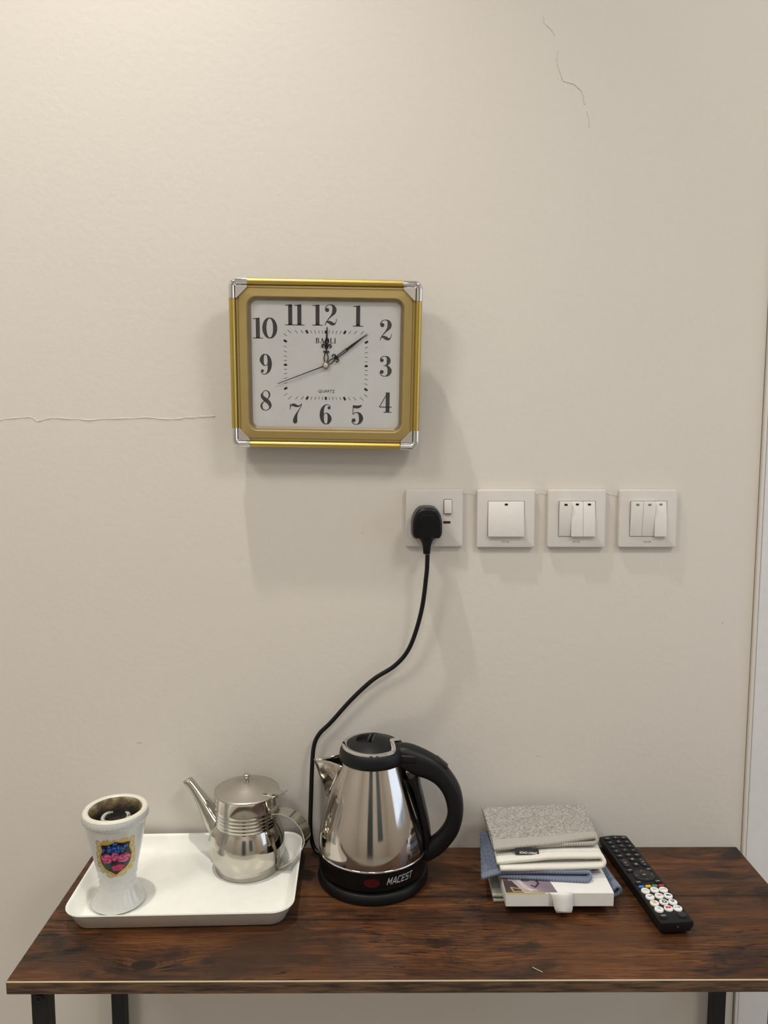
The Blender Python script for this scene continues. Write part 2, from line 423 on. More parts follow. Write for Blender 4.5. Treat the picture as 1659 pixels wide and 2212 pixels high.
GL['3'] = (.64, [disc(.09, 18, .13, .79), stroke([(.05, .78, .012), (.08, .90, .016), (.18, .975, .014), (.30, .985, .015), (.43, .91, .06), (.465, .76, .085), (.42, .61, .055), (.30, .535, .016), (.22, .525, .013)]),
    stroke([(.22, .525, .013), (.34, .525, .018), (.46, .44, .06), (.52, .28, .092), (.46, .10, .06), (.31, .016, .015), (.16, .035, .016), (.06, .13, .016), (.045, .22, .012)]), disc(.092, 18, .135, .225)])
GL['4'] = (.66, [stroke([(.44, .99, .016), (.03, .29, .016)], smooth=False), stroke([(.015, .275, .02), (.64, .275, .02)], smooth=False), stroke([(.44, 0, .085), (.44, 1.0, .085)], smooth=False), stroke([(.24, .016, t_), (.64, .016, t_)], smooth=False)])
GL['5'] = (.62, [flat([(.09, .98), (.14, .97), (.3, .955), (.45, .975), (.55, 1.0), (.50, .90), (.42, .84), (.3, .81), (.1, .84)]), stroke([(.105, .97, .016), (.09, .5, .014)], smooth=False),
    stroke([(.09, .5, .014), (.17, .585, .016), (.29, .61, .02), (.43, .53, .06), (.50, .33, .095), (.45, .13, .06), (.31, .016, .016), (.17, .03, .016), (.06, .12, .016), (.04, .21, .012)]), disc(.095, 18, .135, .22)])
GL['6'] = (.62, [disc(.075, 16, .47, .82), stroke([(.54, .84, .012), (.50, .94, .014), (.38, .985, .014), (.25, .93, .03), (.14, .75, .07), (.105, .47, .092), (.14, .2, .07), (.23, .05, .03), (.32, .016, .015), (.43, .07, .05), (.50, .28, .09), (.44, .48, .05), (.34, .565, .018), (.24, .52, .014), (.17, .40, .012)])])
GL['7'] = (.66, [stroke([(.02, .70, .014), (.035, .82, .014), (.03, .985, .014)]), stroke([(.04, .80, .012), (.10, .91, .03), (.21, .925, .062), (.33, .88, .055), (.46, .865, .03), (.56, .93, .02), (.61, .99, .014)]),
    stroke([(.61, .99, .013), (.56, .83, .014), (.46, .66, .018), (.36, .48, .04), (.30, .30, .075), (.275, .12, .095), (.28, .03, .07), (.28, .0, .03)])])
GL['8'] = (.62, [stroke([(.16, .90, .016), (.105, .80, .045), (.12, .68, .07), (.25, .55, .088), (.40, .43, .088), (.49, .29, .07), (.50, .18, .045), (.43, .06, .018)]),
    stroke([(.16, .90, .016), (.22, .965, .015), (.31, .985, .015), (.42, .93, .026), (.475, .80, .036), (.44, .66, .025), (.33, .53, .014), (.2, .45, .016), (.09, .33, .035), (.065, .20, .045), (.12, .07, .03), (.22, .02, .016), (.32, .014, .015), (.43, .06, .018)])])
GL['9'] = (.62, [([Vector((.62 - p.x, 1 - p.y, 0)) for p in v], f) for v, f in GL['6'][1]])
def glyph(ch): return join(*GL[ch][1])


# ------------------------------------------------------------------ the setting
XD = 0.5655           # wall ends, door casing begins
wb = struct(mk('wall_back', join(box(-2.0, XD, 0, .12, 0, CEIL), box(1.52, 1.9, 0, .12, 0, CEIL), box(XD, 1.52, 0, .12, 2.12, CEIL)), 'wall'))
struct(mk('wall_left', box(-2.12, -2.0, -3.3, .12, 0, CEIL), 'wall'))
wr = struct(mk('wall_right', join(box(1.9, 2.02, -3.3, -1.35, 0, CEIL), box(1.9, 2.02, -.25, .12, 0, CEIL), box(1.9, 2.02, -1.35, -.25, 0, .8), box(1.9, 2.02, -1.35, -.25, 2.1, CEIL)), 'wall'))
struct(mk('wall_front', box(-2.12, 2.02, -3.42, -3.3, 0, CEIL), 'wall'))
struct(mk('floor', box(-2.12, 2.02, -3.42, .12, -.1, 0), 'floor'))
struct(mk('ceiling', box(-2.12, 2.02, -3.42, .12, CEIL, CEIL + .1), 'ceiling'))
w1 = struct(mk('window_1', join(box(1.92, 1.98, -1.35, -1.3, .8, 2.1), box(1.92, 1.98, -.3, -.25, .8, 2.1), box(1.92, 1.98, -1.3, -.3, .8, .85), box(1.92, 1.98, -1.3, -.3, 2.05, 2.1), box(1.92, 1.98, -.82, -.78, .85, 2.05)), 'casing'))
mk('pane', box(1.948, 1.952, -1.3, -.82, .85, 2.05), 'glass', w1); mk('pane', box(1.948, 1.952, -.78, -.3, .85, 2.05), 'glass', w1)
# trim at the right: bead against the wall, then the door casing
struct(mk('trim_1', box(XD + .0010, .5714, -.0055, .03, 0, 2.119, .0010), 'wall'))
tb = struct(mk('trim_2', box(.5722, .6206, -.0045, .04, 0, 2.119, .0015), 'casing'))
d1 = struct(mk('door_1', box(.6215, 1.47, .03, .07, .005, 2.119, .002), 'door'))
mk('door_handle', join(tube([(1.40, .03, 1.0), (1.40, -.03, 1.0)], .009), tube([(1.405, -.03, 1.0), (1.29, -.034, 1.0)], .008)), 'chrome', d1, True)
struct(mk('trim_3', box(1.471, 1.519, -.0045, .04, 0, 2.119, .0015), 'casing'))
# far side of the room, seen only in the polished metal
d2 = struct(mk('door_2', box(-.62, .02, -3.30, -3.26, 0, 2.05, .003), plain('slate_door', (.06, .075, .085), .45)))
mk('door_handle', tube([(-.56, -3.262, 1.02), (-.56, -3.21, 1.02), (-.47, -3.205, 1.02)], .009), 'chrome', d2, True)
w2 = struct(mk('window_2', box(.62, 1.25, -3.30, -3.27, .75, 2.15, .003), plain('blue_grey_blind', (.10, .14, .17), .6)))
struct(mk('baseboard_back', box(-2.0, XD, -.012, -.0003, 0, .08, .003), 'casing'))

def crack(pts, r=.0007):
    P = []
    for i in range(len(pts) - 1):
        for k in range(6):
            t = k / 6; P.append((pts[i][0] * (1 - t) + pts[i + 1][0] * t + R.uniform(-.0006, .0006), -.0001, pts[i][1] * (1 - t) + pts[i + 1][1] * t + R.uniform(-.0006, .0006)))
    P.append((pts[-1][0], -.0001, pts[-1][1]))
    m = len(P)
    mk('paint_crack', sweep(P, lambda i, t: circ(r * (.35 + .65 * abs(math.sin(i * .9))), n=6), Vector((0, 1, 0))), 'wall', wb, True)
crack([(.2292, 2.0073), (.2307, 1.9981), (.242, 1.9883), (.2460, 1.981)])
crack([(.2511, 1.963), (.2488, 1.9488), (.2538, 1.9333), (.2587, 1.9208), (.2692, 1.9183), (.2765, 1.9152), (.2846, 1.9084), (.2888, 1.8978), (.2905, 1.889)], .0009)
crack([(.294, 1.8802), (.2976, 1.8664), (.2970, 1.858)])
crack([(-.70, 1.441), (-.5614, 1.444), (-.5169, 1.4488), (-.5056, 1.442), (-.4863, 1.4467), (-.4284, 1.444), (-.3499, 1.4474), (-.3056, 1.4447), (-.2747, 1.4481), (-.244, 1.4495)], .00075)
crack([(.1235, 1.334), (.132, 1.3345), (.142, 1.3325)], .0006)
crack([(.2325, 1.3335), (.239, 1.3355), (.2475, 1.333)], .0006)
crack([(.3375, 1.336), (.345, 1.333), (.3545, 1.331)], .0006)

for sx_, sz_, sw_, sh_ in ((.2424, .9270, .0009, .0007), (.2465, .9275, .0007, .0006), (-.0272, 1.2752, .0008, .0008), (-.3720, .9495, .0042, .0005), (.5205, 1.1370, .0006, .0012), (.4330, 1.1815, .0007, .0005)):
    mk('scuff_mark', box(sx_ - sw_, sx_ + sw_, -.0002, .0002, sz_ - sh_, sz_ + sh_), M['logo_grey'], wb)

# ------------------------------------------------------------------ ceiling lights
for i, (dx, dy, dw, dr) in enumerate(CEILING_LIGHTS):
    t = thing('ceiling_light', ['small round recessed spotlight in the ceiling nearest the clock wall', 'large round white ceiling panel light at the left of the room', 'large round white ceiling panel light at the window side of the room', 'large round white fill light added to the ceiling nearest the far door'][i], 'light', (dx, dy, CEIL), 0, 'ceiling lights')
    k = dr / .28 if dr > .1 else .13
    mk('trim_ring', lathe([(.285 * k, -.001), (.31 * k, -.001), (.305 * k, -.010), (.292 * k, -.012), (.285 * k, -.006)], 48, None, False, False), 'white', t, True)

# ------------------------------------------------------------------ console table
TX0, TX1, TY0, TY1 = -.442, .557, -.296, -.003
tbl = thing('console_table', 'rustic brown wood console table with black metal legs against the wall', 'table', ((TX0 + TX1) / 2, -.15, 0))
def tl(o): o.location = Vector(o.location) - Vector((tbl.location.x, tbl.location.y, 0)); o.parent = tbl; return o
top = tl(mk('tabletop', box(TX0, TX1, TY0, TY1, HD - .0155, HD, .0006, 1), 'wood'))
mk('edge_band', box(TX0, TX1, TY0 - .0009, TY0 - .0001, HD - .0155, HD - .0012), 'woodedge', top)
mk('edge_band', box(TX0 - .0009, TX0 - .0001, TY0, TY1, HD - .0155, HD - .0005), 'woodedge', top)
mk('edge_strip', box(TX0, TX1, TY0 - .0011, TY0 + .0001, HD - .0010, HD + .0002), 'edgeline', top)
for lx in (-.42, .52):
    for ly in (-.285, -.03):
        leg = tl(mk('leg', box(lx, lx + .02, ly, ly + .02, 0, HD - .0157, .0012), 'steelframe'))
        if ly < -.1: mk('screw', tr(xf(lathe([(.0001, .0008), (.0024, .0008), (.0026, .0026), (.0046, .0024), (.0052, .0)], 20, None, False, False), Matrix.Rotation(math.pi / 2, 4, 'X')), lx + .01, ly, HD - .029), 'blackmatte', leg, True)
for ly in (-.285, -.03): tl(mk('rail', box(-.3998, .5198, ly, ly + .02, HD - .0205, HD - .0157, .0006), 'steelframe'))
for lx in (-.42, .52):
    tl(mk('side_rail', box(lx, lx + .02, -.2648, -.0302, HD - .0357, HD - .0157, .0012), 'steelframe'))
    tl(mk('foot_rail', box(lx, lx + .02, -.2648, -.0302, .12, .14, .0012), 'steelframe'))

# ------------------------------------------------------------------ wall clock
tilt, roll = math.radians(6), math.radians(-.9)
ey0 = Vector((0, -math.sin(tilt), math.cos(tilt))); nn = Vector((0, -math.cos(tilt), -math.sin(tilt))); ex0 = Vector((1, 0, 0))
ex = ex0 * math.cos(roll) + ey0 * math.sin(roll); ey = -ex0 * math.sin(roll) + ey0 * math.cos(roll)
ck = thing('wall_clock', 'rectangular gold framed wall clock with silver corners and white dial', 'clock')
co = Vector((-.0772, -.054, 1.5185)) - nn * .04
ck.matrix_world = Matrix(((ex.x, ey.x, nn.x, co.x), (ex.y, ey.y, nn.y, co.y), (ex.z, ey.z, nn.z, co.z), (0, 0, 0, 1)))
mmv = .001
def ckmk(name, vf, mat, smooth=False, par=None, z=0.0, ang=None):
    return mk(name, ([Vector((p[0] * mmv, p[1] * mmv, p[2] * mmv + z * mmv)) for p in vf[0]], vf[1]), mat, par or ck, smooth, None, ang)
ckmk('back_case', rr_loft([(118, 101, 4, 0), (127, 110, 5, 6), (129, 112, 5, 22), (124, 107, 4, 26)], 4, True, True), 'goldflat')
ckmk('frame', rr_loft([(126, 109, 2, 28), (124.4, 107.4, 2, 30), (124.2, 107.2, 2, 34), (121.6, 104.6, 2, 34.6), (121.2, 104.2, 2, 33.6), (120.6, 103.6, 2, 33.6), (120.2, 103.2, 2, 34.6), (110.2, 93.2, 14.5, 36.6), (109.2, 92.3, 13.5, 36.2)], 6), 'goldflat', True, None, 0, 25)
ckmk('bezel', rr_loft([(109.3, 92.4, 13.5, 36.3), (107.6, 90.7, 12, 34), (107.0, 90.1, 11.5, 30), (104.6, 87.7, 9, 29), (104.2, 87.4, 8.6, 28.0)], 6), 'bezel', True, None, 0, 30)
dial = ckmk('dial', rr_loft([(106, 89, 9, 27.0), (106, 89, 9, 28.1)], 6, True, True), 'dial')
prof = [(-5.2, 0), (-5.2, 13), (-4.6, 18), (-3.2, 21), (-1.2, 22.6), (1.2, 22.6), (3.2, 21), (4.6, 18), (5.2, 13), (5.2, 0)]
def bar(p0, p1, k=1.0, up=Vector((0, 0, 1))): return sweep([p0, p1], lambda i, t: [(a * k, b * k) for a, b in prof], up)
for p0, p1 in (((-108, 112.2, 16), (106.6, 112.2, 16)), ((-107.4, -112.2, 16), (106.6, -112.2, 16)), ((-129.2, -90, 16), (-129.2, 90, 16)), ((128.8, -90, 16), (128.8, 90, 16))):
    ckmk('frame_bar', bar(p0, p1), 'gold', True, None, 0, 50)
for sx in (-1, 1):
    for sy in (-1, 1):
        ar = [(sx * 107.6, sy * 112.2, 15.6)] + [(sx * (122.2 + 7 * math.sin(a)), sy * (105.2 + 7 * math.cos(a)), 15.6) for a in [math.pi / 2 * k / 6 for k in range(7)]] + [(sx * 129.2, sy * 89.6, 15.6)]
        c = ckmk('corner_cap', sweep(ar, lambda i, t: [(a * 1.09, b * 1.045) for a, b in prof]), 'chrome', True, None, 0, 50)
        tri = [(sx * 107.8, sy * 107.4), (sx * 124.4, sy * 107.4), (sx * 124.4, sy * 89.8), (sx * 122.6, sy * 89.8), (sx * 107.8, sy * 104.4)]
        ckmk('corner_plate', prism(tri if sx * sy > 0 else tri[::-1], 30, 37.4, .5), 'chrome', False, c)
HN = 28.5
pos = {12: [('1', -11.7, 69.0), ('2', 6.9, 69.2)], 11: [('1', -49.7, 68.8), ('1', -37.0, 68.8)], 1: [('1', 45, 68.6)], 10: [('1', -95.2, 50), ('0', -78.5, 50.2)], 2: [('2', 84.1, 50)],
       9: [('9', -85.1, .3)], 3: [('3', 84.2, .2)], 8: [('8', -84.9, -50.3)], 4: [('4', 84.5, -50.6)], 7: [('7', -43, -68.1)], 6: [('6', 0, -68.7)], 5: [('5', 45, -68.6)]}
for hh, gs in pos.items():
    vf = join(*[tr(([p * HN for p in glyph(c)[0]], glyph(c)[1]), x - HN * ({'1': .25, '0': .35}.get(c, .31)), y - HN * .5) for c, x, y in gs])
    vf = ([Vector((p.x, p.y, 28.3)) for p in vf[0]], vf[1])
    ckmk('numeral', vf, 'printgrey', False, dial)['label'] = 'black serif numeral %d' % hh
tk = []
for m in range(60):
    a = math.radians(6 * m); d = Vector((math.sin(a), math.cos(a))); s = min(57 / max(1e-6, abs(d.x)), 46 / max(1e-6, abs(d.y)))
    c = d * s; big = m % 5 == 0; side = abs(d.x) * 46 > abs(d.y) * 57
    L = 2.2 / max(.55, abs(d.x) if side else abs(d.y)); w = 1.45 if big else .3
    p = Vector((-d.y, d.x)) * w
    q = [c - d * L - p, c - d * L + p, c + d * L + p, c + d * L - p]
    tk.append(([Vector((k.x, k.y, 28.25)) for k in q], [(0, 1, 2, 3)]))
ckmk('minute_track', join(*tk), 'print', False, dial)
b_ = .075; hs = .02
LET = {'B': (.66, [stroke([(.14, 0, b_), (.14, 1, b_)], smooth=False), stroke([(.0, .02, .02), (.35, .02, .02)], smooth=False), stroke([(.0, .98, .02), (.35, .98, .02)], smooth=False), stroke([(.25, .98, .02), (.45, .93, .05), (.5, .76, b_), (.42, .56, .04), (.2, .52, .02)]), stroke([(.2, .52, .02), (.45, .5, .04), (.56, .27, b_), (.46, .07, .05), (.25, .02, .02)])]),
       'A': (.78, [stroke([(.39, 1, .03), (.1, 0, .025)], smooth=False), stroke([(.36, 1, .06), (.66, 0, .085)], smooth=False), stroke([(.2, .33, .025), (.56, .33, .025)], smooth=False), stroke([(.0, .02, .02), (.22, .02, .02)], smooth=False), stroke([(.5, .02, .02), (.8, .02, .02)], smooth=False)]),
       'O': (.76, [stroke([(.36 + .3 * math.cos(a), .5 + .47 * math.sin(a), .03 + .06 * abs(math.cos(a))) for a in [2 * math.pi * k / 28 for k in range(29)]], 1)]),
       'L': (.62, [stroke([(.14, 0, b_), (.14, 1, b_)], smooth=False), stroke([(.0, .98, .02), (.3, .98, .02)], smooth=False), stroke([(.0, .025, .025), (.55, .025, .025)], smooth=False), stroke([(.54, .0, .02), (.57, .3, .02)], smooth=False)]),
       'I': (.34, [stroke([(.15, 0, b_), (.15, 1, b_)], smooth=False), stroke([(.0, .02, .02), (.3, .02, .02)], smooth=False), stroke([(.0, .98, .02), (.3, .98, .02)], smooth=False)])}
x = 0; pp = []
for ch in 'BAOLI':
    w, g = LET[ch]; pp.append(tr(join(*g), x)); x += w + .13
vf = join(*pp); k = 28.5 / (x - .13)
ckmk('brand_lettering', ([Vector((p.x * k - 14.2, p.y * k * .92 + 30.6, 28.3)) for p in vf[0]], vf[1]), 'print', False, dial)
ckmk('quartz_lettering', tr(text('QUARTZ', 5.9), .9, -36.2, 28.3), 'print', False, dial)
# hands
def hand(strokes, ang, z, name, mat='print', th=.5):
    vf = join(*strokes); v = [Vector((p[0], p[1], 0)) for p in vf[0]]; nv = len(v)
    V = v + [p + Vector((0, 0, th)) for p in v]; F = list(vf[1]) + [tuple(i + nv for i in f) for f in vf[1]]
    for f in vf[1]:
        for i in range(len(f)): a, b = f[i], f[(i + 1) % len(f)]; F.append((a, b, b + nv, a + nv))
    vf = xf((V, F), Matrix.Rotation(-ang, 4, 'Z')); return ckmk(name, vf, mat, False, None, z)
def mir(st): return [st, [(-a, b, c) for a, b, c in st]]
hs_ = [stroke([(0, 33, 1.6), (0, 40, .9), (0, 53, .55)], smooth=False)]
for st in mir([(1.2, 4, .55), (2.6, 9, .6), (2.5, 13, .55), (.9, 18.5, .6)]) + mir([(.4, 18, .9), (3.2, 19.6, .6), (3.8, 18.0, .7)]) + mir([(.6, 23, 1.0), (2.2, 27.3, .9), (5.4, 29.2, .65), (6.6, 26.8, .6), (5.6, 24.8, .6), (4.4, 26.0, .6)]) + mir([(1.0, 29.5, .8), (2.4, 32.5, .6), (1.0, 35.5, .6), (.2, 38, .5)]): hs_.append(stroke(st))
hs_ += [stroke([(0, 18, 1.5), (0, 23, .7), (0, 26, 2.2), (0, 31, 1.2)])]
hand(hs_, math.radians(2.0), 29.0, 'hour_hand')
ms = [stroke([(0, 36, 1.3), (0, 45, 1.5), (0, 73, .35)], smooth=False), stroke([(-1.1, 22, .5), (-1.4, 38, .6)], smooth=False), stroke([(1.1, 22, .5), (1.4, 38, .6)], smooth=False), stroke([(-1.3, 22, .5), (0, 20.6, .8), (1.3, 22, .5)])]
for st in mir([(.8, 4, .5), (2.4, 8, .6), (1.8, 12.5, .6), (.6, 16, .6)]) + mir([(.4, 16, 1.0), (3.0, 19.2, .9), (5.6, 18.0, .7), (5.4, 15.2, .6), (3.8, 15.6, .6)]): ms.append(stroke(st))
ms += [stroke([(0, 15.5, 1.4), (0, 20.6, 2.0)], smooth=False)]
hand(ms, math.radians(52.7), 30.2, 'minute_hand')
hand([stroke([(0, -2, .7), (0, 30, .55), (0, 72.7, .4)], smooth=False)], math.radians(180 + 68.8), 31.4, 'second_hand')
hub = ckmk('hub', lathe([(4.6, 28.4), (4.6, 31.6), (3.9, 32.2), (3.2, 32.2)], 24, None, False, True), 'bezel', True, None, 0, 40)
ckmk('hub_pin', lathe([(3.2, 32.2), (3.1, 33.0), (2.2, 33.5), (.3, 33.6)], 20, None, False, True), 'hubpin', True, hub)
ckmk('glass', rr_loft([(107.4, 90.5, 11.6, 34.2), (107.4, 90.5, 11.6, 34.9)], 6, True, True), 'glass')

# ------------------------------------------------------------------ switches and socket (local: x right, y up, z out of the wall)
def wallthing(name, label, cat, x, z):
    t = thing(name, label, cat, (x, 0, z)); t.rotation_euler = (math.pi / 2, 0, 0); return t
def plate(t, hw, th):
    p = mk('plate', rr_loft([(hw - .002, hw - .002, .002, .0002), (hw, hw, .0025, .002), (hw, hw, .0025, th - .0012), (hw - .0006, hw - .0006, .0022, th - .0003), (hw - .0016, hw - .0016, .002, th)], 4, True, True), 'plate', t, True, None, 35)
    return p
def rocker(par, x0, x1, h, zb, press, ind):
    """press +1: bottom edge proud, -1: top edge proud (bottom pushed in)"""
    zt, zl = (zb + .0010, zb + .0056) if press > 0 else (zb + .0060, zb + .0012)
    V, F = box(x0, x1, -h, h, 0, 1, 0)
    V = [Vector((p.x, p.y, (zb - .001) if p.z < .5 else (zl + (zt - zl) * (p.y + h) / (2 * h)))) for p in V]
    bm = bmesh.new(); vs = [bm.verts.new(p) for p in V]
    for f in F: bm.faces.new([vs[i] for i in f])
    bmesh.ops.bevel(bm, geom=bm.edges[:], offset=.0006, segments=2, affect='EDGES', profile=.5)
    r = mk('rocker', out(bm), 'rocker', par, True, None, 35)
    yi = h - .0048; zi = zl + (zt - zl) * (yi + h) / (2 * h); cx = (x0 + x1) / 2
    iv = xf(prism(rrect(.0025, .0015, .0014, 4), 0, .0005), Matrix.Translation((cx, yi, zi - .0002)) @ Matrix.Rotation(math.atan2(zt - zl, 2 * h), 4, 'X'))
    mk('indicator', iv, ind, r); return r
def switch(label, x, ways, ind):
    t = wallthing('light_switch', label, 'switch', x, 1.2978); p = plate(t, .043, .0085)
    mk('rocker_well', rr_loft([(.0273, .0267, .001, .0085), (.0273, .0267, .001, .0088)], 3, True, True), 'gap', p)
    nw = len(ways); w = .0536 / nw
    for i, pr in enumerate(ways): rocker(t, -.0268 + i * w + (.0001 if i else 0), -.0268 + (i + 1) * w - .0002, .0262, .0085, pr, ind)
    lg = [box(-.0058 + k * .0022, -.0058 + k * .0022 + .0015, -.0357, -.0332, .0084, .0088) for k in range(3)] + [box(.001, .0056, -.0340, -.0332, .0084, .0088), box(.001, .0056, -.0357, -.0349, .0084, .0088), box(.0022, .0046, -.0350, -.0339, .0084, .0088)]
    mk('emblem', join(*lg), 'logo_grey', p)
switch('single wide rocker light switch just right of the power socket', .1867, [1], 'ind_black')
switch('triple rocker light switch with black indicator windows', .2922, [-1, 1, 1], 'ind_black')
switch('triple rocker light switch with pale green indicator windows nearest the door trim', .3985, [-1, -1, 1], 'ind_green')
so = wallthing('power_socket', 'white switched power socket under the clock with a black plug in it', 'socket', .0800, 1.2985)
sp = plate(so, .0427, .0075)
sr = mk('rocker_switch', xf(box(-.0056, .0056, -.0104, .0104, -.002, .0035, .0009), Matrix.Translation((.0200, .0175, .0075)) @ Matrix.Rotation(-.10, 4, 'X')), 'rocker', so, True, None, 35)
mk('switch_gap', tr(prism(rrect(.0062, .0112, .0014, 3), 0, .0003), .0200, .0175, .0074), 'gap', sp)
mk('neon_window', tr(prism(rrect(.0053, .0018, .0004, 2), 0, .0004), .0188, -.0061, .0074), 'neon', sp)
mk('screw_mark', tr(prism(rrect(.0005, .0004, .0002, 2), 0, .0003), .0255, .0030, .0074), 'logo_grey', sp)

# ------------------------------------------------------------------ white tray
def seg_(a, b, n): return [a + (b - a) * i / n for i in range(n + 1)]
TRX, TRY, TRA = -.2665, -.1095, math.radians(1.6)
tray = mk('serving_tray', rr_loft([(.128, .080, .014, .0006), (.134, .086, .018, .0), (.1370, .0890, .020, .0022), (.1478, .0998, .027, .0238), (.1500, .1020, .029, .0262), (.1496, .1016, .0286, .0273), (.1480, .1000, .027, .0270), (.1462, .0982, .0255, .0246), (.1365, .0885, .0195, .0062), (.1335, .0855, .0175, .0044), (.126, .078, .012, .0040)], 8, True, True), 'tray', None, True, (TRX, TRY, HD + .0004), 60)
tray.rotation_euler.z = TRA
tag(tray, 'white rectangular serving tray with raised rounded rim on the table', 'tray')
TZ = HD + .0050       # standing height on the tray

# ------------------------------------------------------------------ porcelain incense cup
cup = thing('incense_burner', 'white porcelain goblet incense burner with floral crest and sooty bowl', 'incense burner', (-.3605, -.1455, TZ))
cp = [(.020, .0035), (.024, .0006), (.0330, .0), (.0356, .0022), (.0352, .0052), (.0320, .0105), (.0275, .0180), (.0248, .0255), (.0240, .0285), (.0247, .0300), (.0247, .0330), (.0240, .0345), (.0242, .0375), (.0250, .0400), (.0262, .0425), (.0260, .0445), (.0268, .050), (.0295, .063), (.0322, .076), (.0350, .090), (.0376, .104), (.0397, .116), (.0405, .1195), (.0424, .1215), (.0430, .1245), (.0428, .1285), (.0424, .1310), (.0414, .1328), (.0395, .1338), (.0365, .1335), (.0350, .1322)]
def cuprf(r, z, a, i):
    if .004 < z < .0265: return r * (1 + .018 * math.cos(18 * a) * math.sin(math.pi * (z - .004) / .0225))
    if .121 < z < .126: return r * (1 + .016 * max(0, math.cos(44 * a)))
    if .05 < z < .118:
        side = max(0.0, -math.cos(a + math.radians(70)) - .1)      # relief drapery away from the crest
        return r * (1 + .020 * side * math.sin(7 * a + z * 120) * math.sin(math.pi * (z - .05) / .068))
    return r
body = mk('goblet', lathe(cp, 176, cuprf, True, False), 'porcelain', cup, True, None, 50)
mk('rim', lathe([(.0426, .1312), (.0416, .1331), (.0396, .1342), (.0366, .1339), (.0348, .1322)], 96, None, False, False), plain('cream_glaze', (.74, .70, .60), .3), body, True)
mk('bowl', lathe([(.0352, .1324), (.0335, .1280), (.0318, .118), (.0300, .108), (.0265, .0995), (.0200, .0955), (.010, .0945), (.0005, .0945)], 72, lambda r, z, a, i: r * (1 + .012 * math.sin(5 * a + i)), False, True), 'soot', cup, True)
for k in range(9):      # burnt lumps
    a = k * 2.4; rr = R.uniform(.003, .021); s = R.uniform(.006, .0105)
    bm = bmesh.new(); bmesh.ops.create_icosphere(bm, subdivisions=3, radius=s)
    for q in bm.verts: q.co *= 1 + .38 * noise.noise(q.co * 230 + Vector((k * 7, 0, 0))); q.co.z *= .7
    mk('charcoal_lump', tr(out(bm), rr * math.cos(a), rr * math.sin(a), .1095), 'char', cup, True)
for a0, a1 in ((math.radians(120), math.radians(285)), (math.radians(-55), math.radians(55))):
    pth = [(.0170 * math.cos(a), .0155 * math.sin(a), .1200 + .001 * math.sin(3 * a)) for a in seg_(a0, a1, 14)]
    mk('ash_arc', tube(pth, lambda t: .0027 * (.55 + .45 * math.sin(math.pi * min(1, max(0, t)))), 10), 'ash', cup, True)
mk('scorch_mark', tr(prism(rrect(.0016, .0009, .0008, 3), 0, .0006), -.0388, -.0035, .1334), 'char', body)
mk('scorch_mark', tr(prism(rrect(.0011, .0008, .0007, 3), 0, .0006), .0372, -.0075, .1334), 'char', body)

# raster print mapped to a surface
def raster(name, nx, ny, colf, pos, parent, mat='decal'):
    V, F, Cc = [], [], []; idx = {}
    def vid(i, j):
        if (i, j) not in idx: idx[(i, j)] = len(V); V.append(pos(i / nx, j / ny))
        return idx[(i, j)]
    for j in range(ny):
        for i in range(nx):
            c = colf((i + .5) / nx, (j + .5) / ny)
            if c: F.append((vid(i, j), vid(i + 1, j), vid(i + 1, j + 1), vid(i, j + 1))); Cc.append(c)
    me = bpy.data.meshes.new(name); me.from_pydata([tuple(v) for v in V], [], F)
    at = me.attributes.new('print', 'FLOAT_COLOR', 'FACE')
    at.data.foreach_set('color', [q for c in Cc for q in (*c, 1.0)])
    me.materials.append(M[mat]); me.polygons.foreach_set('use_smooth', [True] * len(F))
    o = bpy.data.objects.new(name, me); COL.objects.link(o); o.parent = parent; return o
def inpoly(x, y, P):
    r = False; j = len(P) - 1
    for i in range(len(P)):
        if (P[i][1] > y) != (P[j][1] > y) and x < (P[j][0] - P[i][0]) * (y - P[i][1]) / (P[j][1] - P[i][1]) + P[i][0]: r = not r
        j = i
    return r
# crest coordinates: u -1..1 across, v -1..1 up (27 mm by 31.5 mm half size)
shl = [(0, .86), (-.30, .74), (-.72, .69), (-.70, .40), (-.80, .10), (-.76, -.25), (-.56, -.55), (-.25, -.72), (-.03, -.86), (.20, -.72), (.55, -.52), (.74, -.25), (.80, .10), (.70, .42), (.72, .70), (.32, .75)]
shl = [p[:2] for p in spline([(a, b, 0) for a, b in shl] + [(0, .86, 0)], 4)]
scr = []
for s in (-1, 1):
    for st in ([(.72, .72), (.86, .86), (.97, .78), (.90, .66)], [(.80, .62), (.95, .52), (.86, .42), (.76, .40)], [(.76, .34), (.96, .28), (.98, .12), (.84, .10)], [(.84, .05), (1.0, -.02), (1.0, -.2), (.86, -.22)], [(.80, -.26), (.98, -.34), (.92, -.46), (.78, -.44)],
               [(.62, -.52), (.80, -.60), (.74, -.72), (.6, -.68), (.64, -.6)], [(.5, -.66), (.42, -.86), (.22, -.92), (.14, -.82), (.3, -.78)], [(.66, .76), (.55, .88), (.44, .82)], [(.44, .80), (.36, .92), (.3, .86)]):
        scr.append([(s * p[0], p[1]) for p in spline([(a, b) for a, b in st], 4)])
def dseg(x, y, P):
    b = 9
    for i in range(len(P) - 1):
        ax, ay = P[i]; bx, by = P[i + 1]; dx, dy = bx - ax, by - ay
        t = max(0, min(1, ((x - ax) * dx + (y - ay) * dy) / (dx * dx + dy * dy + 1e-9))); b = min(b, math.hypot(x - ax - t * dx, y - ay - t * dy))
    return b
GOLD, GOLD2 = (.50, .33, .07), (.70, .50, .12)
blue = [(R.gauss(0, .30), .42 + R.gauss(0, .11)) for _ in range(46)]
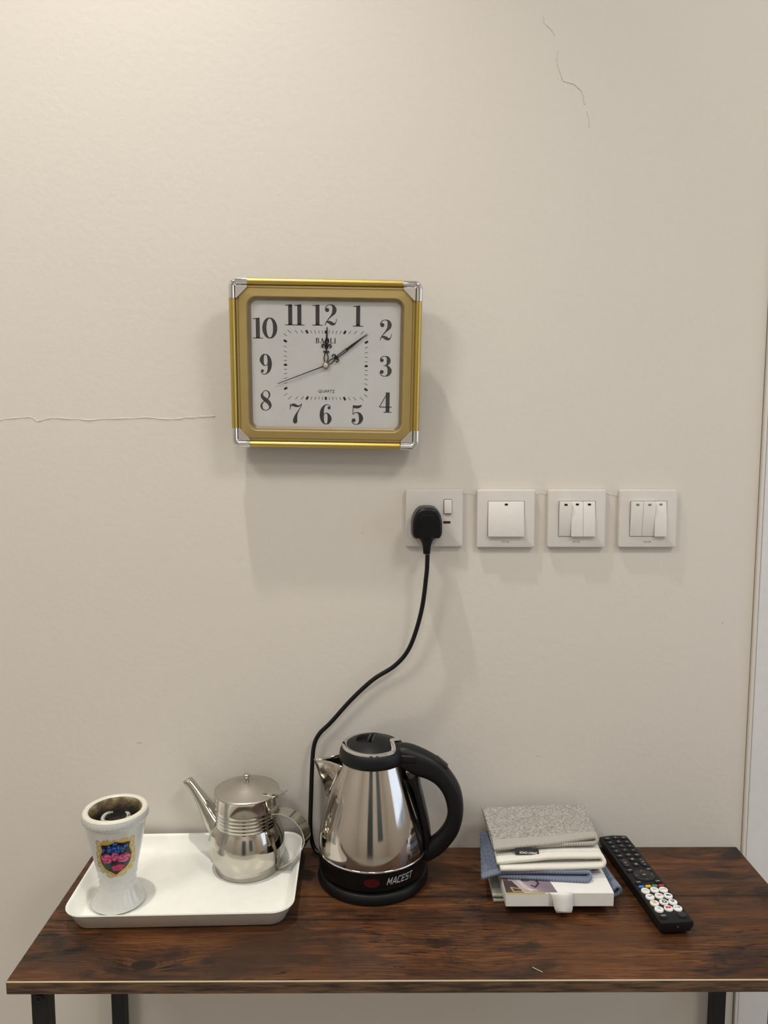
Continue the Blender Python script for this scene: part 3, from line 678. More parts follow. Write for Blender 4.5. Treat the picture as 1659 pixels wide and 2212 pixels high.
def rose(x, y, cx, cy, rx, ry, ph, c0, c1):
    dx, dy = (x - cx) / rx, (y - cy) / ry; r = math.hypot(dx, dy); a = math.atan2(dy, dx)
    if r > .94 + .08 * math.sin(5 * a + ph): return None
    k = .5 + .5 * math.sin(6.5 * r + 3 * a + ph + 1.0 * math.sin(2 * a)); k = k * (1 - .75 * max(0, (r - .72) / .22)); return tuple(p + (q - p) * k for p, q in zip(c0, c1))
P0, P1 = (.34, .028, .115), (.72, .16, .34)
def crest(u, v):
    x, y = u * 2 - 1, v * 2 - 1; ins = inpoly(x, y, shl); d = dseg(x, y, shl)
    if ins:
        if d < .045: return GOLD
        for a in ((-.44, .00, .30, .26, 0), (.40, -.06, .35, .23, 2), (-.05, .06, .22, .22, 4)):
            c = rose(x, y, *a, P0, P1)
            if c: return c
        c = rose(x, y, .08, -.48, .33, .17, 1, (.36, .012, .07), (.66, .05, .17))
        if c: return c
        for bx, by in blue:
            q = math.hypot(x - bx, y - by)
            if q < .03: return (.14, .30, .60)
            if q < .075: return (.012, .055, .26)
        if dseg(x, y, [(-.25, -.4), (-.1, -.2), (.15, -.05)]) < .03: return (.006, .006, .008)
        if (x + .42) ** 2 / .05 + (y + .38) ** 2 / .03 < 1 or (x - .5) ** 2 / .03 + (y + .33) ** 2 / .015 < 1: return (.010, .045, .028)
        return (.008, .008, .012)
    if d < .065: return GOLD2 if x > 0 else GOLD
    for P in scr:
        if dseg(x, y, P) < .034: return GOLD2 if x > 0 else GOLD
    return None
def cup_r(z):
    for (r0, z0), (r1, z1) in zip(cp, cp[1:]):
        if z0 <= z <= z1 and z1 > z0: return r0 + (r1 - r0) * (z - z0) / (z1 - z0)
    return .03
CA = math.atan2(-1.0, .31)
def crestpos(u, v):
    z = .0480 + v * .0625; r = cup_r(z) + .00035; a = CA + (u * 2 - 1) * .0272 / r
    return Vector((r * math.cos(a), r * math.sin(a), z))
raster('floral_crest', 92, 106, crest, crestpos, body)

# ------------------------------------------------------------------ steel teapot
tp = thing('teapot', 'small polished steel teapot with long spout and strap handle on the tray', 'teapot', (-.1975, -.058, TZ), math.radians(-20))
tpp = [(.044, .0012), (.0470, .0), (.0482, .0012), (.0484, .0095), (.0500, .0125), (.0532, .0220), (.0550, .0330), (.0548, .0420), (.0528, .0520), (.0494, .0610), (.0468, .0670)]
z = .0685
for k in range(5):
    tpp += [(.0458, z), (.0453, z + .0018), (.0460, z + .0034)]; z += .0052
tpp += [(.0455, .0960), (.0452, .1120), (.0458, .1150), (.0450, .1156)]
tb_ = mk('body', lathe(tpp, 96, None, True, True), 'steel2', tp, True, None, 50)
lid = mk('lid', lathe([(.0470, .1150), (.0474, .1162), (.0470, .1174), (.0440, .1182), (.0330, .1208), (.0318, .1213), (.0220, .1238), (.0206, .1246), (.0110, .1262), (.0085, .1275), (.0050, .1280), (.0005, .1280)], 72, None, True, True), 'steelbrush', tp, True, None, 60)
mk('knob', lathe([(.0044, .1278), (.0040, .1292), (.0032, .1312), (.0031, .1345), (.0036, .1360), (.0050, .1372), (.0054, .1390), (.0046, .1406), (.0026, .1413), (.0004, .1414)], 28, None, False, True), 'steel2', lid, True)
sp_ = spline([(-.043, 0, .046, .0170), (-.054, 0, .058, .0160), (-.0645, 0, .071, .0128), (-.0765, 0, .087, .0094), (-.0895, 0, .103, .0073), (-.1030, 0, .1160, .0078)], 6)
sv = sweep(sp_, lambda i, t: circ(sp_[i][3] * .98, sp_[i][3] * 1.05, 24), Vector((0, 1, 0)), False, False)
V, F = sv; V = [Vector(p) for p in V]
for p in V[-24:]: p.z += (p.x + .1030) * -.5
mk('spout', (V, F), 'steel2', tp, True).modifiers.new('wall', 'SOLIDIFY').thickness = .0007
mk('spout_collar', tr(xf(lathe([(.0165, -.002), (.0190, 0), (.0172, .0016)], 28, lambda r, z, a, i: r * (1 + .12 * abs(math.cos(a))), False, False), Matrix.Rotation(math.radians(-66), 4, 'Y')), -.0525, 0, .048), 'steel2', tp, True)
hp = spline([(.0455, 0, .0905), (.060, 0, .0935), (.077, 0, .090), (.0905, 0, .079), (.0970, 0, .063), (.0935, 0, .049), (.082, 0, .033), (.069, 0, .0185), (.057, 0, .010), (.0495, 0, .0065)], 6)
hw = lambda t: .0105 if t < .45 else max(.0030, .0105 - .0080 * (t - .45) / .38)
def strap(P, hwf, th):
    V, F = [], []; n = len(P)
    for i, p in enumerate(P):
        a, b = P[max(0, i - 1)], P[min(n - 1, i + 1)]; t = Vector((b[0] - a[0], 0, b[2] - a[2])).normalized(); q = Vector((-t.z, 0, t.x)); w = hwf(i / (n - 1))
        for s, o in ((-1, 0), (1, 0), (1, th), (-1, th)): V.append(Vector((p[0], s * w, p[2])) + q * o)
    for i in range(n - 1):
        for k in range(4): F.append((i * 4 + k, i * 4 + (k + 1) % 4, i * 4 + 4 + (k + 1) % 4, i * 4 + 4 + k))
    return V, F + [(0, 1, 2, 3), tuple(range(4 * n - 4, 4 * n))]
mk('handle', strap(hp, hw, .0011), 'steel2', tp, True, None, 40)
hg = mk('hinge_clasp', join(prism([(.033, -.013), (.040, -.0075), (.051, -.0075), (.058, -.006), (.062, 0), (.058, .006), (.051, .0075), (.040, .0075), (.033, .013)], .1205, .1213),
    box(.0375, .0475, -.0086, -.0078, .1075, .1210, .0003, 1), box(.0375, .0475, .0078, .0086, .1075, .1210, .0003, 1)), 'steelbrush', tp)
mk('rivet', tr(xf(lathe([(.0022, 0), (.0018, .0011), (.0003, .0014)], 16, None, True, True), Matrix.Rotation(math.pi / 2, 4, 'X')), .0425, -.0086, .1115), 'chrome', hg, True)
mk('thumb_tab', xf(box(0, .008, -.005, .005, -.0004, .0004), Matrix.Translation((.058, 0, .1212)) @ Matrix.Rotation(math.radians(-28), 4, 'Y')), 'steelbrush', hg)
mk('hinge_pin', tube([(.0475, -.0095, .1165), (.0475, .0095, .1165)], .0014, 10), 'chrome', hg, True)
mk('handle_bracket', box(.0440, .0475, -.0098, .0098, .083, .098, .001, 1), 'steel2', tp)

# ------------------------------------------------------------------ electric kettle and its power base
KX, KY = -.0115, -.0750
KA = math.radians(-10)
kb = thing('kettle_power_base', 'round black kettle power base with cord and plug running up to the socket', 'kettle base', (KX, KY, HD + .0003))
mk('base_plate', lathe([(.060, .0), (.0760, .0), (.0800, .0018), (.0808, .0048), (.0800, .0095), (.0785, .0135), (.0765, .0152), (.050, .0156)], 80, None, True, True), 'blackmatte', kb, True, None, 50)
def kl(p): return Vector(p) - Vector(kb.location)
cpts = [(.0685, -.036, 1.250), (.0682, -.0345, 1.235), (.0674, -.031, 1.2181), (.0617, -.027, 1.1688), (.051, -.0235, 1.1259), (.0387, -.021, 1.0971), (.0194, -.018, 1.0751), (-.0113, -.016, 1.0544), (-.0436, -.015, 1.0238), (-.0755, -.014, .9872), (-.0933, -.014, .969), (-.1018, -.015, .9497), (-.1047, -.018, .9158), (-.1062, -.0215, .8735), (-.1076, -.024, .8312), (-.1062, -.0245, .808), (-.1015, -.028, .7935), (-.0935, -.034, .7882), (-.082, -.041, .7875)]
mk('cord', tube([kl(p) for p in spline(cpts, 7)], .0033, 14, Vector((0, 1, 0))), 'rubber', kb, True)
# plug (x right, z up, y towards the room is negative)
PXc, PZ, PY = .0679, 1.2925, -.0085
pl = [(-.0222, -.004), (-.0218, .004), (-.0195, .0125), (-.0155, .0195), (-.0095, .0242), (0, .0252), (.0095, .0242), (.0155, .0195), (.0195, .0125), (.0218, .004), (.0222, -.004), (.0218, -.0140), (.0195, -.0190), (.0150, -.0212), (-.0150, -.0212), (-.0195, -.0190), (-.0218, -.0140)]
pl = [p[:2] for p in spline([(*p, 0) for p in pl] + [(*pl[0], 0)], 3)][:-1]
def plugm(vf): return [kl((PXc + p[0], PY - p[2], PZ + p[1])) for p in vf[0]], vf[1]
sc_ = lambda s, z: [(x * s, y * s, z) for x, y in pl]
plug = mk('plug', plugm(loft([sc_(1.0, .0005), sc_(1.04, .004), sc_(1.04, .012), sc_(1.0, .020), sc_(.985, .026), sc_(.95, .0295), sc_(.88, .0315), sc_(.80, .0320)], True, True)), 'black', kb, True, None, 55)
tz = [(-.0135, -.0015), (.0135, -.0015), (.0120, .0060), (.0070, .0135), (-.0070, .0135), (-.0120, .0060), (-.0135, -.0015)]
mk('grip_outline', plugm(tube([(x, y, .0319) for x, y in tz], .0005, 6)), 'black', plug, True)
mk('fuse_mark', plugm(join(*[box(-.006 + .001 * k, .006 - .001 * k, .0015 + .0028 * k, .0026 + .0028 * k, .0317, .0323) for k in range(4)])), 'black', plug)
mk('neck', plugm(loft([[(x * w, y0 , .016 + z_ * d) for x, z_ in circ(1, 1, 16, 3)] for w, d, y0 in ((.0112, .011, -.0195), (.0112, .011, -.0232), (.0098, .0098, -.0236), (.0070, .0085, -.0300), (.0066, .0080, -.0325))], True, True)), 'black', plug, True, None, 50)
rg = []
for k in range(5):
    y0 = -.0325 - k * .0024; w = .0062 - k * .0002
    rg.append(loft([[(x * q, y, .018 + z_ * q) for x, z_ in circ(1, 1, 14, 2.6)] for q, y in ((w * .86, y0), (w, y0 - .0003), (w, y0 - .0015), (w * .84, y0 - .0018), (w * .84, y0 - .0024))], True, True))
mk('strain_relief', plugm(join(*rg)), 'rubber', plug, True, None, 40)

kt = thing('electric_kettle', 'stainless steel electric kettle with black handle and lid in the middle of the table', 'kettle', (KX, KY, HD + .0003), KA)
mk('lower_band', lathe([(.060, .0160), (.0735, .0160), (.0745, .0178), (.0775, .0200), (.0786, .0230), (.0788, .0400), (.0786, .0462), (.0770, .0470)], 96, None, True, True), 'black', kt, True, None, 40)
kp = [(.0770, .0466), (.0796, .0468), (.0803, .0478), (.0802, .0492), (.0790, .0500)]
mk('rim_ring', lathe(kp, 96, None, False, False), 'chrome', kt, True)
kpts = [(.0786, .0495), (.0785, .056), (.0774, .068), (.0752, .0815), (.0717, .0965), (.0671, .1120), (.0617, .1290), (.0560, .1460), (.0505, .1610), (.0462, .1725), (.0448, .1765), (.0440, .1790)]
KB = mk('body', lathe([p[:2] for p in spline(kpts, 3)], 128, None, False, True), 'steel', kt, True)
def kr(z):
    for (r0, z0), (r1, z1) in zip(kpts, kpts[1:]):
        if z0 <= z <= z1: return r0 + (r1 - r0) * (z - z0) / (z1 - z0)
    return .0786 if z < .05 else .044
mk('collar', lathe([(.0430, .1770), (.0462, .1772), (.0480, .1790), (.0484, .1830), (.0474, .1900), (.0452, .1955), (.0425, .1985), (.0405, .1990)], 80, None, True, True), 'blackmatte', kt, True, None, 50)
# lid dome with finger recess
NR, NA = 44, 120; V, F = [], []
def dome(x, y):
    r = math.hypot(x, y) / .0385
    h = .1978 + .0125 * (1 - r * r)
    ex_, ey_ = (x + .006) / .0190, (y - .002) / .0205; d = ex_ * ex_ + ey_ * ey_
    if x > .001: d += ((x - .001) / .0035) ** 2
    if d < 1: h -= .0120 * min(1, (1 - d) * 2.8)
    return h
for i in range(NR + 1):
    for k in range(NA):
        r = .0385 * max(.004, i / NR); a = 2 * math.pi * k / NA; V.append(Vector((r * math.cos(a), r * math.sin(a), dome(r * math.cos(a), r * math.sin(a)))))
for i in range(NR):
    for k in range(NA): F.append((i * NA + k, i * NA + (k + 1) % NA, (i + 1) * NA + (k + 1) % NA, (i + 1) * NA + k))
F.append(tuple(range(NA)))
LD = mk('lid', (V, F), 'blackmatte', kt, True)
mk('lid_tab', join(tube([(.0022, -.0135, .2068), (.0026, -.006, .2097), (.0026, .006, .2097), (.0022, .0135, .2068)], .0013, 8), box(-.0062, -.0036, -.0088, .0092, .1995, .2090, .0008, 2)), plain('dark_grey_plastic', (.035, .036, .034), .4), LD, True, None, 40)
rp = []
for k in range(96):
    a = 2 * math.pi * k / 96; da = abs((a + math.pi) % (2 * math.pi) - math.pi); q = max(0, 1 - (da / .62) ** 2) if da < .62 else 0
    r = .0408 - .0125 * q ** 1.5; rp.append((r * math.cos(a), r * math.sin(a), .1984 + .0070 * q ** 1.3))
mk('chrome_ring', sweep(rp, lambda i, t: [(-.0034, -.0014), (.0034, -.0014), (.0030, .0004), (0, .0012), (-.0030, .0010)], Vector((0, 0, 1)), True), 'chrome', LD, True, None, 50)
# handle, in the local xz plane
hk = spline([(.030, .1890, .013, .010), (.046, .1855, .0160, .0165), (.066, .1770, .0162, .0190), (.086, .1690, .0150, .0172), (.102, .1560, .0140, .0140), (.1140, .1385, .0135, .0128), (.1195, .118, .0132, .0118), (.1195, .100, .0130, .0112), (.1145, .082, .0130, .0118), (.1045, .0660, .0132, .0122), (.0935, .0540, .0136, .0130), (.0830, .0450, .0140, .0125), (.0760, .0400, .0140, .0110)], 6)
def planar_sweep(P):     # P: (x, z, half width in y, half thickness in plane)
    V, F = [], []; n = len(P); m = 20
    for i in range(n):
        a, b = P[max(0, i - 1)], P[min(n - 1, i + 1)]; t = Vector((b[0] - a[0], 0, b[1] - a[1])).normalized(); q = Vector((-t.z, 0, t.x))
        for cy, cz in circ(P[i][2], P[i][3], m, 2.7): V.append(Vector((P[i][0], cy, P[i][1])) + q * cz)
    for i in range(n - 1):
        for k in range(m): F.append((i * m + k, i * m + (k + 1) % m, i * m + m + (k + 1) % m, i * m + m + k))
    F += [tuple(range(m)), tuple(range((n - 1) * m, n * m))]; return V, F
HK = mk('handle', planar_sweep(hk), 'blackmatte', kt, True, None, 60)
sg = spline([(.058, .1560, .0135, .010), (.0640, .1400, .0130, .006), (.0690, .1220, .0130, .0055), (.0735, .1030, .0132, .0052), (.0775, .0840, .0136, .0050), (.0800, .0650, .0140, .0050), (.0806, .0500, .0140, .0045)], 4)
mk('handle_spine', planar_sweep(sg), 'black', HK, True, None, 60)
mk('power_switch', xf(box(-.0115, .0115, -.0075, .0075, -.004, .0042, .003, 3), Matrix.Translation((.0985, 0, .1765)) @ Matrix.Rotation(math.radians(38), 4, 'Y')), 'black', HK, True, None, 50)
mk('hinge_cover', box(.040, .066, -.0172, .0172, .1790, .1915, .003, 2), 'blackmatte', HK, True, None, 50)
# spout
NS = 14; V, F = [], []
tipu, tipz, botz, topz, ang = .0880, .1690, .112, .1730, math.radians(33)
for s in (-1, 1):
    k0 = len(V)
    for j in range(NS + 1):
        t = j / NS; z = topz + (botz - topz) * t; a = math.pi + s * ang * (1 - t) ** .75
        rr = kr(z) + .0004; pb = Vector((rr * math.cos(a), rr * math.sin(a), z))
        ru = tipu + (kr(botz) + .0006 - tipu) * t; zt_ = tipz + (botz - tipz) * t; pt = Vector((-ru, 0, zt_))
        for i in range(9):
            q = i / 8; p = pb.lerp(pt, q); p.y += s * .0042 * math.sin(math.pi * q) * (1 - t); V.append(p)
    for j in range(NS):
        for i in range(8): F.append((k0 + j * 9 + i, k0 + j * 9 + i + 1, k0 + (j + 1) * 9 + i + 1, k0 + (j + 1) * 9 + i))
so_ = mk('spout', (V, F), 'steel', kt, True)
md = so_.modifiers.new('wall', 'SOLIDIFY'); md.thickness = .0008; md.offset = 0
mk('spout_mouth', ([Vector((kr(.168) * math.cos(math.pi + a) * 1.004, kr(.168) * math.sin(math.pi + a) * 1.004, .1735 - .010 * (1 - (a / ang) ** 2) * q)) for q in (0, 1) for a in [ang * (k / 8 - 1) * .85 for k in range(17)]], [(k, k + 1, k + 18, k + 17) for k in range(16)]), 'gap', so_)
def wrap(vf, a0, z0, r):
    return [Vector((r * math.cos(a0 + p[0] / r), r * math.sin(a0 + p[0] / r), z0 + p[1])) for p in vf[0]], vf[1]
front = -math.pi / 2 - KA
mk('indicator_lamp', wrap(([Vector((.0112 * math.cos(2 * math.pi * k / 36), .0062 * math.sin(2 * math.pi * k / 36), 0)) for k in range(36)], [tuple(range(36))]), front - .01, .0338, .0791), 'red', kt)
w_ = .085
def pl_(*p): return stroke([(a, b, w_ / BOLD) for a, b in p], smooth=False)
BL = {'M': (.95, [pl_((.08, 0), (.08, 1)), pl_((.80, 0), (.80, 1)), pl_((.05, .98), (.44, .30)), pl_((.83, .98), (.44, .30))]),
      'A': (.88, [pl_((.04, 0), (.44, 1)), pl_((.84, 0), (.44, 1)), pl_((.2, .30), (.68, .30))]),
      'C': (.80, [pl_((.74, .92), (.2, .92)), pl_((.09, .82), (.09, .18)), pl_((.2, .08), (.74, .08)), pl_((.22, .95), (.07, .80)), pl_((.07, .20), (.22, .05))]),
      'E': (.78, [pl_((.09, 0), (.09, 1)), pl_((.09, .92), (.72, .92)), pl_((.09, .5), (.66, .5)), pl_((.09, .08), (.72, .08))]),
      'S': (.80, [pl_((.74, .92), (.16, .92)), pl_((.09, .95), (.09, .5)), pl_((.09, .53), (.70, .5)), pl_((.68, .55), (.68, .05)), pl_((.68, .08), (.04, .08))]),
      'T': (.78, [pl_((.0, .92), (.76, .92)), pl_((.38, 0), (.38, 1))])}
x = 0; pp = []
for ch in 'MACEST': pp.append(tr(join(*BL[ch][1]), x)); x += BL[ch][0] + .10
vf = join(*pp); kh = .0098; kw = .0405 / x
mk('brand_lettering', wrap(([Vector((p.x * kw - .0202 + (p.y - .5) * .0030, (p.y - .5) * kh, 0)) for p in vf[0]], vf[1]), front + math.radians(30), .0345, .0791), 'silverprint', kt)

# ------------------------------------------------------------------ folded towels and the card box
def lerp2(a, b, t): return (a[0] + (b[0] - a[0]) * t, a[1] + (b[1] - a[1]) * t)
def u_towel(topq, botq, zt, zb, R_, hem, nS, nV, ztop, zbot, bulge=.0, rough=.0007, freq=330, seed=0.0):
    """cloth folded over at its right-hand side. topq/botq: (FL, FR, BR, BL) in xy; returns (terry, hem)"""
    na, nb = int(nS * .44), int(nS * .12); rows = []
    path = [('t', i / na) for i in range(na)] + [('b', i / nb) for i in range(nb + 1)] + [('l', 1 - i / na) for i in range(1, na + 1)]
    for j in range(nV + 1):
        v = j / nV; row = []
        for kind, s in path:
            tp_ = lerp2(lerp2(topq[0], topq[1], s if kind == 't' else 1), lerp2(topq[3], topq[2], s if kind == 't' else 1), v)
            bp_ = lerp2(lerp2(botq[0], botq[1], s if kind == 'l' else 1), lerp2(botq[3], botq[2], s if kind == 'l' else 1), v)
            if kind == 't': p = Vector((tp_[0], tp_[1], zt + ztop(s, v)))
            elif kind == 'l': p = Vector((bp_[0], bp_[1], zb + zbot(s, v)))
            else:
                a = math.pi * s; m_ = lerp2(tp_, bp_, (1 - math.cos(a)) / 2); z1, z0 = zt + ztop(1, v), zb + zbot(1, v)
                p = Vector((m_[0] + (abs(z1 - z0) / 2 + bulge) * math.sin(a), m_[1], (z1 + z0) / 2 + (z1 - z0) / 2 * math.cos(a)))
            row.append(p)
        rows.append(row)
    m = len(path)
    jh = max(2, int(nV * hem))
    def part(j0, j1, amp):
        V = []
        for j in range(j0, j1 + 1):
            for i, p in enumerate(rows[j]):
                q = p.copy()
                if amp:
                    d = noise.noise(Vector((p.x, p.y, p.z * .6 + seed)) * freq) + .6 * noise.noise(Vector((p.x, p.y, seed)) * freq * 2.1)
                    q += Vector((noise.noise(p * freq * .8) * .35, 0, d)) * amp
                V.append(q)
        F = [(a * m + i, a * m + i + 1, a * m + m + i + 1, a * m + m + i) for a in range(j1 - j0) for i in range(m - 1)]
        return V, F
    return part(jh, nV, rough), part(0, jh, 0)
def solid(o, th, off=0.0):
    md = o.modifiers.new('thickness', 'SOLIDIFY'); md.thickness = th; md.offset = off; return o
TW0 = HD + .0004
wob = lambda s, v, k: .0012 * math.sin(5 * s + k) * (1 - v) + .0008 * math.sin(9 * s + 2 * k + 3 * v)

# bottom sage cloth, sticking out at the left below the box
t = thing('folded_washcloth', 'pale sage grey folded washcloth peeking out at the left under the white box', 'washcloth', (0, 0, TW0), 0, 'folded washcloths in the stack')
a, b = u_towel(((.154, -.1455), (.228, -.146), (.228, -.03), (.155, -.03)), ((.1555, -.1465), (.228, -.146), (.228, -.03), (.155, -.03)), .0088, .0030, 0, .10, 60, 40, lambda s, v: wob(s, v, 1) * .5, lambda s, v: wob(s, v, 2) * .2, .0, .0004, 240)
solid(mk('cloth', a, 'sage_terry', t, True), .0034); solid(mk('hem', b, 'sage_terry', t, True), .0044)
# blue cloth under the box, sticking out at the right
t = thing('folded_washcloth', 'blue folded washcloth sticking out at the right under the white box beside the remote', 'washcloth', (0, 0, TW0), 0, 'folded washcloths in the stack')
a, b = u_towel(((.236, -.142), (.327, -.140), (.316, -.035), (.236, -.035)), ((.236, -.139), (.321, -.138), (.312, -.035), (.236, -.035)), .0085, .0030, 0, .14, 70, 44, lambda s, v: wob(s, v, 3) * .4 + .010 * max(0, (s - .86) / .14) ** 1.5, lambda s, v: wob(s, v, 4) * .2, .0005, .0005, 300, 3)
solid(mk('cloth', a, 'blue_brick', t, True), .0036); solid(mk('hem', b, 'blue_twill', t, True), .0042)
# white card box
BX0, BX1, BY0, BY1, BZ0, BZ1 = .1672, .3122, -.1752, -.035, .0135, .0330
bx = thing('card_box', 'flat white cardboard box with a folded down tab and a printed photo under the towels', 'box', ((BX0 + BX1) / 2, (BY0 + BY1) / 2, HD + BZ0))
ox, oy = bx.location.x, bx.location.y; bh = BZ1 - BZ0
def bl(vf): return tr(vf, -ox, -oy)
mk('carton', bl(box(BX0, BX1, BY0, BY1, 0, bh, .0006, 2)), 'card', bx, True, None, 35)
for fx0, fx1 in ((BX0 + .0008, .2248), (.2568, BX1 - .0008)): mk('lid_flap', bl(box(fx0, fx1, BY0 - .0007, BY0 - .0001, .0012, bh - .0004)), 'card', bx)
tabp = spline([(.0, bh + .0004), (-.0022, bh - .0002), (-.0040, bh - .0045), (-.0056, .006), (-.0072, -.0040)], 4)
xs = lambda k: (.2250 + .0070 * k, .2564 - .0008 * k)
V = []; F = []
for i, (yy, zz) in enumerate(tabp):
    k = i / (len(tabp) - 1); x0, x1 = xs(k ** 1.0)
    if k > .8: e = (k - .8) / .2; x0 += .0022 * e * e; x1 -= .0018 * e * e
    V += [Vector((x0 - ox, BY0 + yy - oy, zz)), Vector(((x0 + x1) / 2 - ox, BY0 + yy - oy - .0002, zz)), Vector((x1 - ox, BY0 + yy - oy, zz))]
for i in range(len(tabp) - 1):
    for k in range(2): F.append((i * 3 + k, i * 3 + k + 1, i * 3 + 4 + k, i * 3 + 3 + k))
solid(mk('tab', (V, F), 'card', bx, True), .0006)
yl = plain('yellow_edge', (.72, .60, .03), .5); mk('printed_edge', bl(box(BX0 + .001, .2200, BY0 - .00085, BY0 + .0001, bh - .0006, bh + .0002)), yl, bx)
def photo(u, v):
    # u right, v towards the wall; soft lilac product shot with bent wire
    if u > .86 + .14 * v * -1 + .10: return None
    c = [.33 + .12 * math.sin(3 * u + 1), .27 + .10 * math.sin(3 * u + 1.2), .31 + .10 * math.sin(3 * u + 1.1)]
    w = math.sin(5.5 * u + 3.5 * v); c = [q * (1 + .25 * w) for q in c]
    if u < .34 - .35 * v and v < .5: c = [.075, .058, .062]
    if u < .10 and v > .5: c = [.30, .10, .08]
    d1 = dseg(u, v, [(.20, .75), (.30, .45), (.38, .20), (.50, .08)]); d2 = dseg(u, v, [(.28, .70), (.36, .38), (.46, .16), (.58, .10)])
    d3 = dseg(u, v, [(.44, .85), (.60, .70), (.66, .38), (.58, .22), (.52, .30)])
    if d1 < .018 or d2 < .016: return (.62, .58, .56)
    if d3 < .022: return (.06, .045, .05)
    if abs(math.hypot((u - .42) * 1.1, v - .62) - .12) < .035: return (.10, .085, .11)
    if dseg(u, v, [(.12, .22), (.15, .05), (.42, .05), (.36, .13), (.12, .22)]) < .016: return (.45, .32, .17)
    return tuple(max(0, q) for q in c)
raster('photo_print', 76, 60, photo, lambda u, v: Vector((BX0 + .0004 + u * .072 - ox, BY0 + .0004 + v * .055 - oy, bh + .00015)), bx)
pg = plain('lilac_grey_print', (.42, .40, .43), .45); mk('print_block', bl(tr(box(.2870, .3080, -.1300, -.1130, bh + .0001, bh + .0002))), pg, bx)
mk('print_bar', bl(box(.2900, .3060, -.1142, -.1105, bh + .0002, bh + .0003)), 'printgrey', bx)
mk('box_lettering', bl(tr(text('OH', .0085, 0, .0003), .2990, -.1215, bh + .0003)), 'print', bx)

# blue cloth lying on the box
t = thing('folded_washcloth', 'blue folded washcloth lying directly on the white box, hem hanging at the left', 'washcloth', (0, 0, TW0), 0, 'folded washcloths in the stack')
dr = lambda s, v: -.0090 * max(0, (.22 - s) / .22) ** 1.5
a, b = u_towel(((.139, -.1445), (.284, -.1465), (.292, -.03), (.152, -.028)), ((.163, -.1430), (.281, -.1545), (.288, -.03), (.168, -.03)), .0435, .0358, 0, .10, 90, 56, lambda s, v: wob(s, v, 5) * .35 + dr(s, v), lambda s, v: wob(s, v, 6) * .12, .0010, .0005, 300, 5)
solid(mk('cloth', a, 'blue_brick', t, True), .0036); solid(mk('hem', b, 'blue_twill', t, True), .0048)
# white cloth
t = thing('folded_washcloth', 'cream white folded washcloth in the middle of the towel stack', 'washcloth', (0, 0, TW0), 0, 'folded washcloths in the stack')
a, b = u_towel(((.160, -.1425), (.303, -.1355), (.303, -.03), (.158, -.028)), ((.164, -.1490), (.303, -.1425), (.303, -.03), (.162, -.03)), .0610, .0495, 0, .12, 90, 56, lambda s, v: wob(s, v, 7) * .8 - .0072 * max(0, (.5 - s) / .5) * math.exp(-3 * v), lambda s, v: wob(s, v, 8) * .3, .0012, .0006, 150, 7)
solid(mk('cloth', a, 'white_cotton', t, True), .0042); solid(mk('hem', b, 'white_cotton', t, True), .0052)
# grey cloth on top
t = thing('folded_washcloth', 'grey terry washcloth with black label on top of the towel stack', 'washcloth', (0, 0, TW0), 0, 'folded washcloths in the stack')
a, b = u_towel(((.157, -.1330), (.301, -.1140), (.306, -.0200), (.153, -.0300)), ((.163, -.1260), (.299, -.1170), (.304, -.022), (.158, -.030)), .0770, .0690, 0, .125, 190, 120, lambda s, v: wob(s, v, 9) * .6 - .0075 * math.exp(-((v / .10) ** 2)) * (1 - .75 * s), lambda s, v: wob(s, v, 10) * .3 - .0005, .0010, .0011, 430, 9)
gb = mk('cloth', a, 'grey_terry', t, True); solid(gb, .0040); hm = mk('hem', b, 'grey_twill', t, True); solid(hm, .0050)
tg = mk('care_label', xf(box(-.0165, .0165, -.0003, .0003, -.0085, 0), Matrix.Translation((.2035, -.1285, .0690)) @ Matrix.Rotation(math.radians(3.5), 4, 'Y') @ Matrix.Rotation(math.radians(-32), 4, 'X')), 'tag', t)
tg2 = text('SOHO LIVING', .0040, 0, .00012)
mk('label_lettering', xf(xf(tg2, Matrix.Translation((.002, 0, 0)) @ Matrix.Rotation(math.pi / 2, 4, 'X')), Matrix.Translation((.2035, -.1285, .0690)) @ Matrix.Rotation(math.radians(3.5), 4, 'Y') @ Matrix.Rotation(math.radians(-32), 4, 'X') @ Matrix.Translation((0, -.0005, -.0060))), 'tagtext', tg)

# ------------------------------------------------------------------ remote control (local: x right, y from the far end towards the viewer is negative)
far = Vector((.3622, -.0024)); nea = Vector((.3810, -.2135))
rx = (nea - far).normalized()
rm = thing('remote_control', 'long black television remote control with white round buttons beside the towels', 'remote', (far.x, far.y, HD + .0003), math.atan2(rx.y, rx.x) + math.pi / 2)
ROT = Matrix.Rotation(math.radians(-.45), 4, 'X')
L0, L1 = 1.0, 215.5
secs = []
def rsec(y, wt, wb_, zt, zb):
    P = [(-wb_, zb), (-wt - .2, zb + (zt - zb) * .55), (-wt, zt - 1.2), (-wt + 1.0, zt - .15), (0, zt + .25), (wt - 1.0, zt - .15), (wt, zt - 1.2), (wt + .2, zb + (zt - zb) * .55), (wb_, zb)]
    return [(p[0] * mmv, -y * mmv, p[1] * mmv) for p in P]
def bow(L, k, s): return [(x, y + s * k * (1 - (x / .0225) ** 2), z) for x, y, z in L]
body_l = [bow(rsec(L0 + 2.6, 20.6, 16, 17.0, 5.5), .0026, 1), bow(rsec(L0 + 2.0, 21.8, 17.5, 18.4, 2.0), .0026, 1), rsec(12, 22.2, 18, 19.0, 0), rsec(110, 22.2, 18, 19.0, 0), rsec(204, 22.2, 18, 19.0, 0), bow(rsec(L1 - .4, 22.0, 17.5, 18.7, 6.0), .0012, -1), bow(rsec(L1, 21.6, 17.5, 17.9, 8.0), .0012, -1)]
rb = mk('case', loft(body_l, True, True), 'blackmatte', rm, True, None, 30)
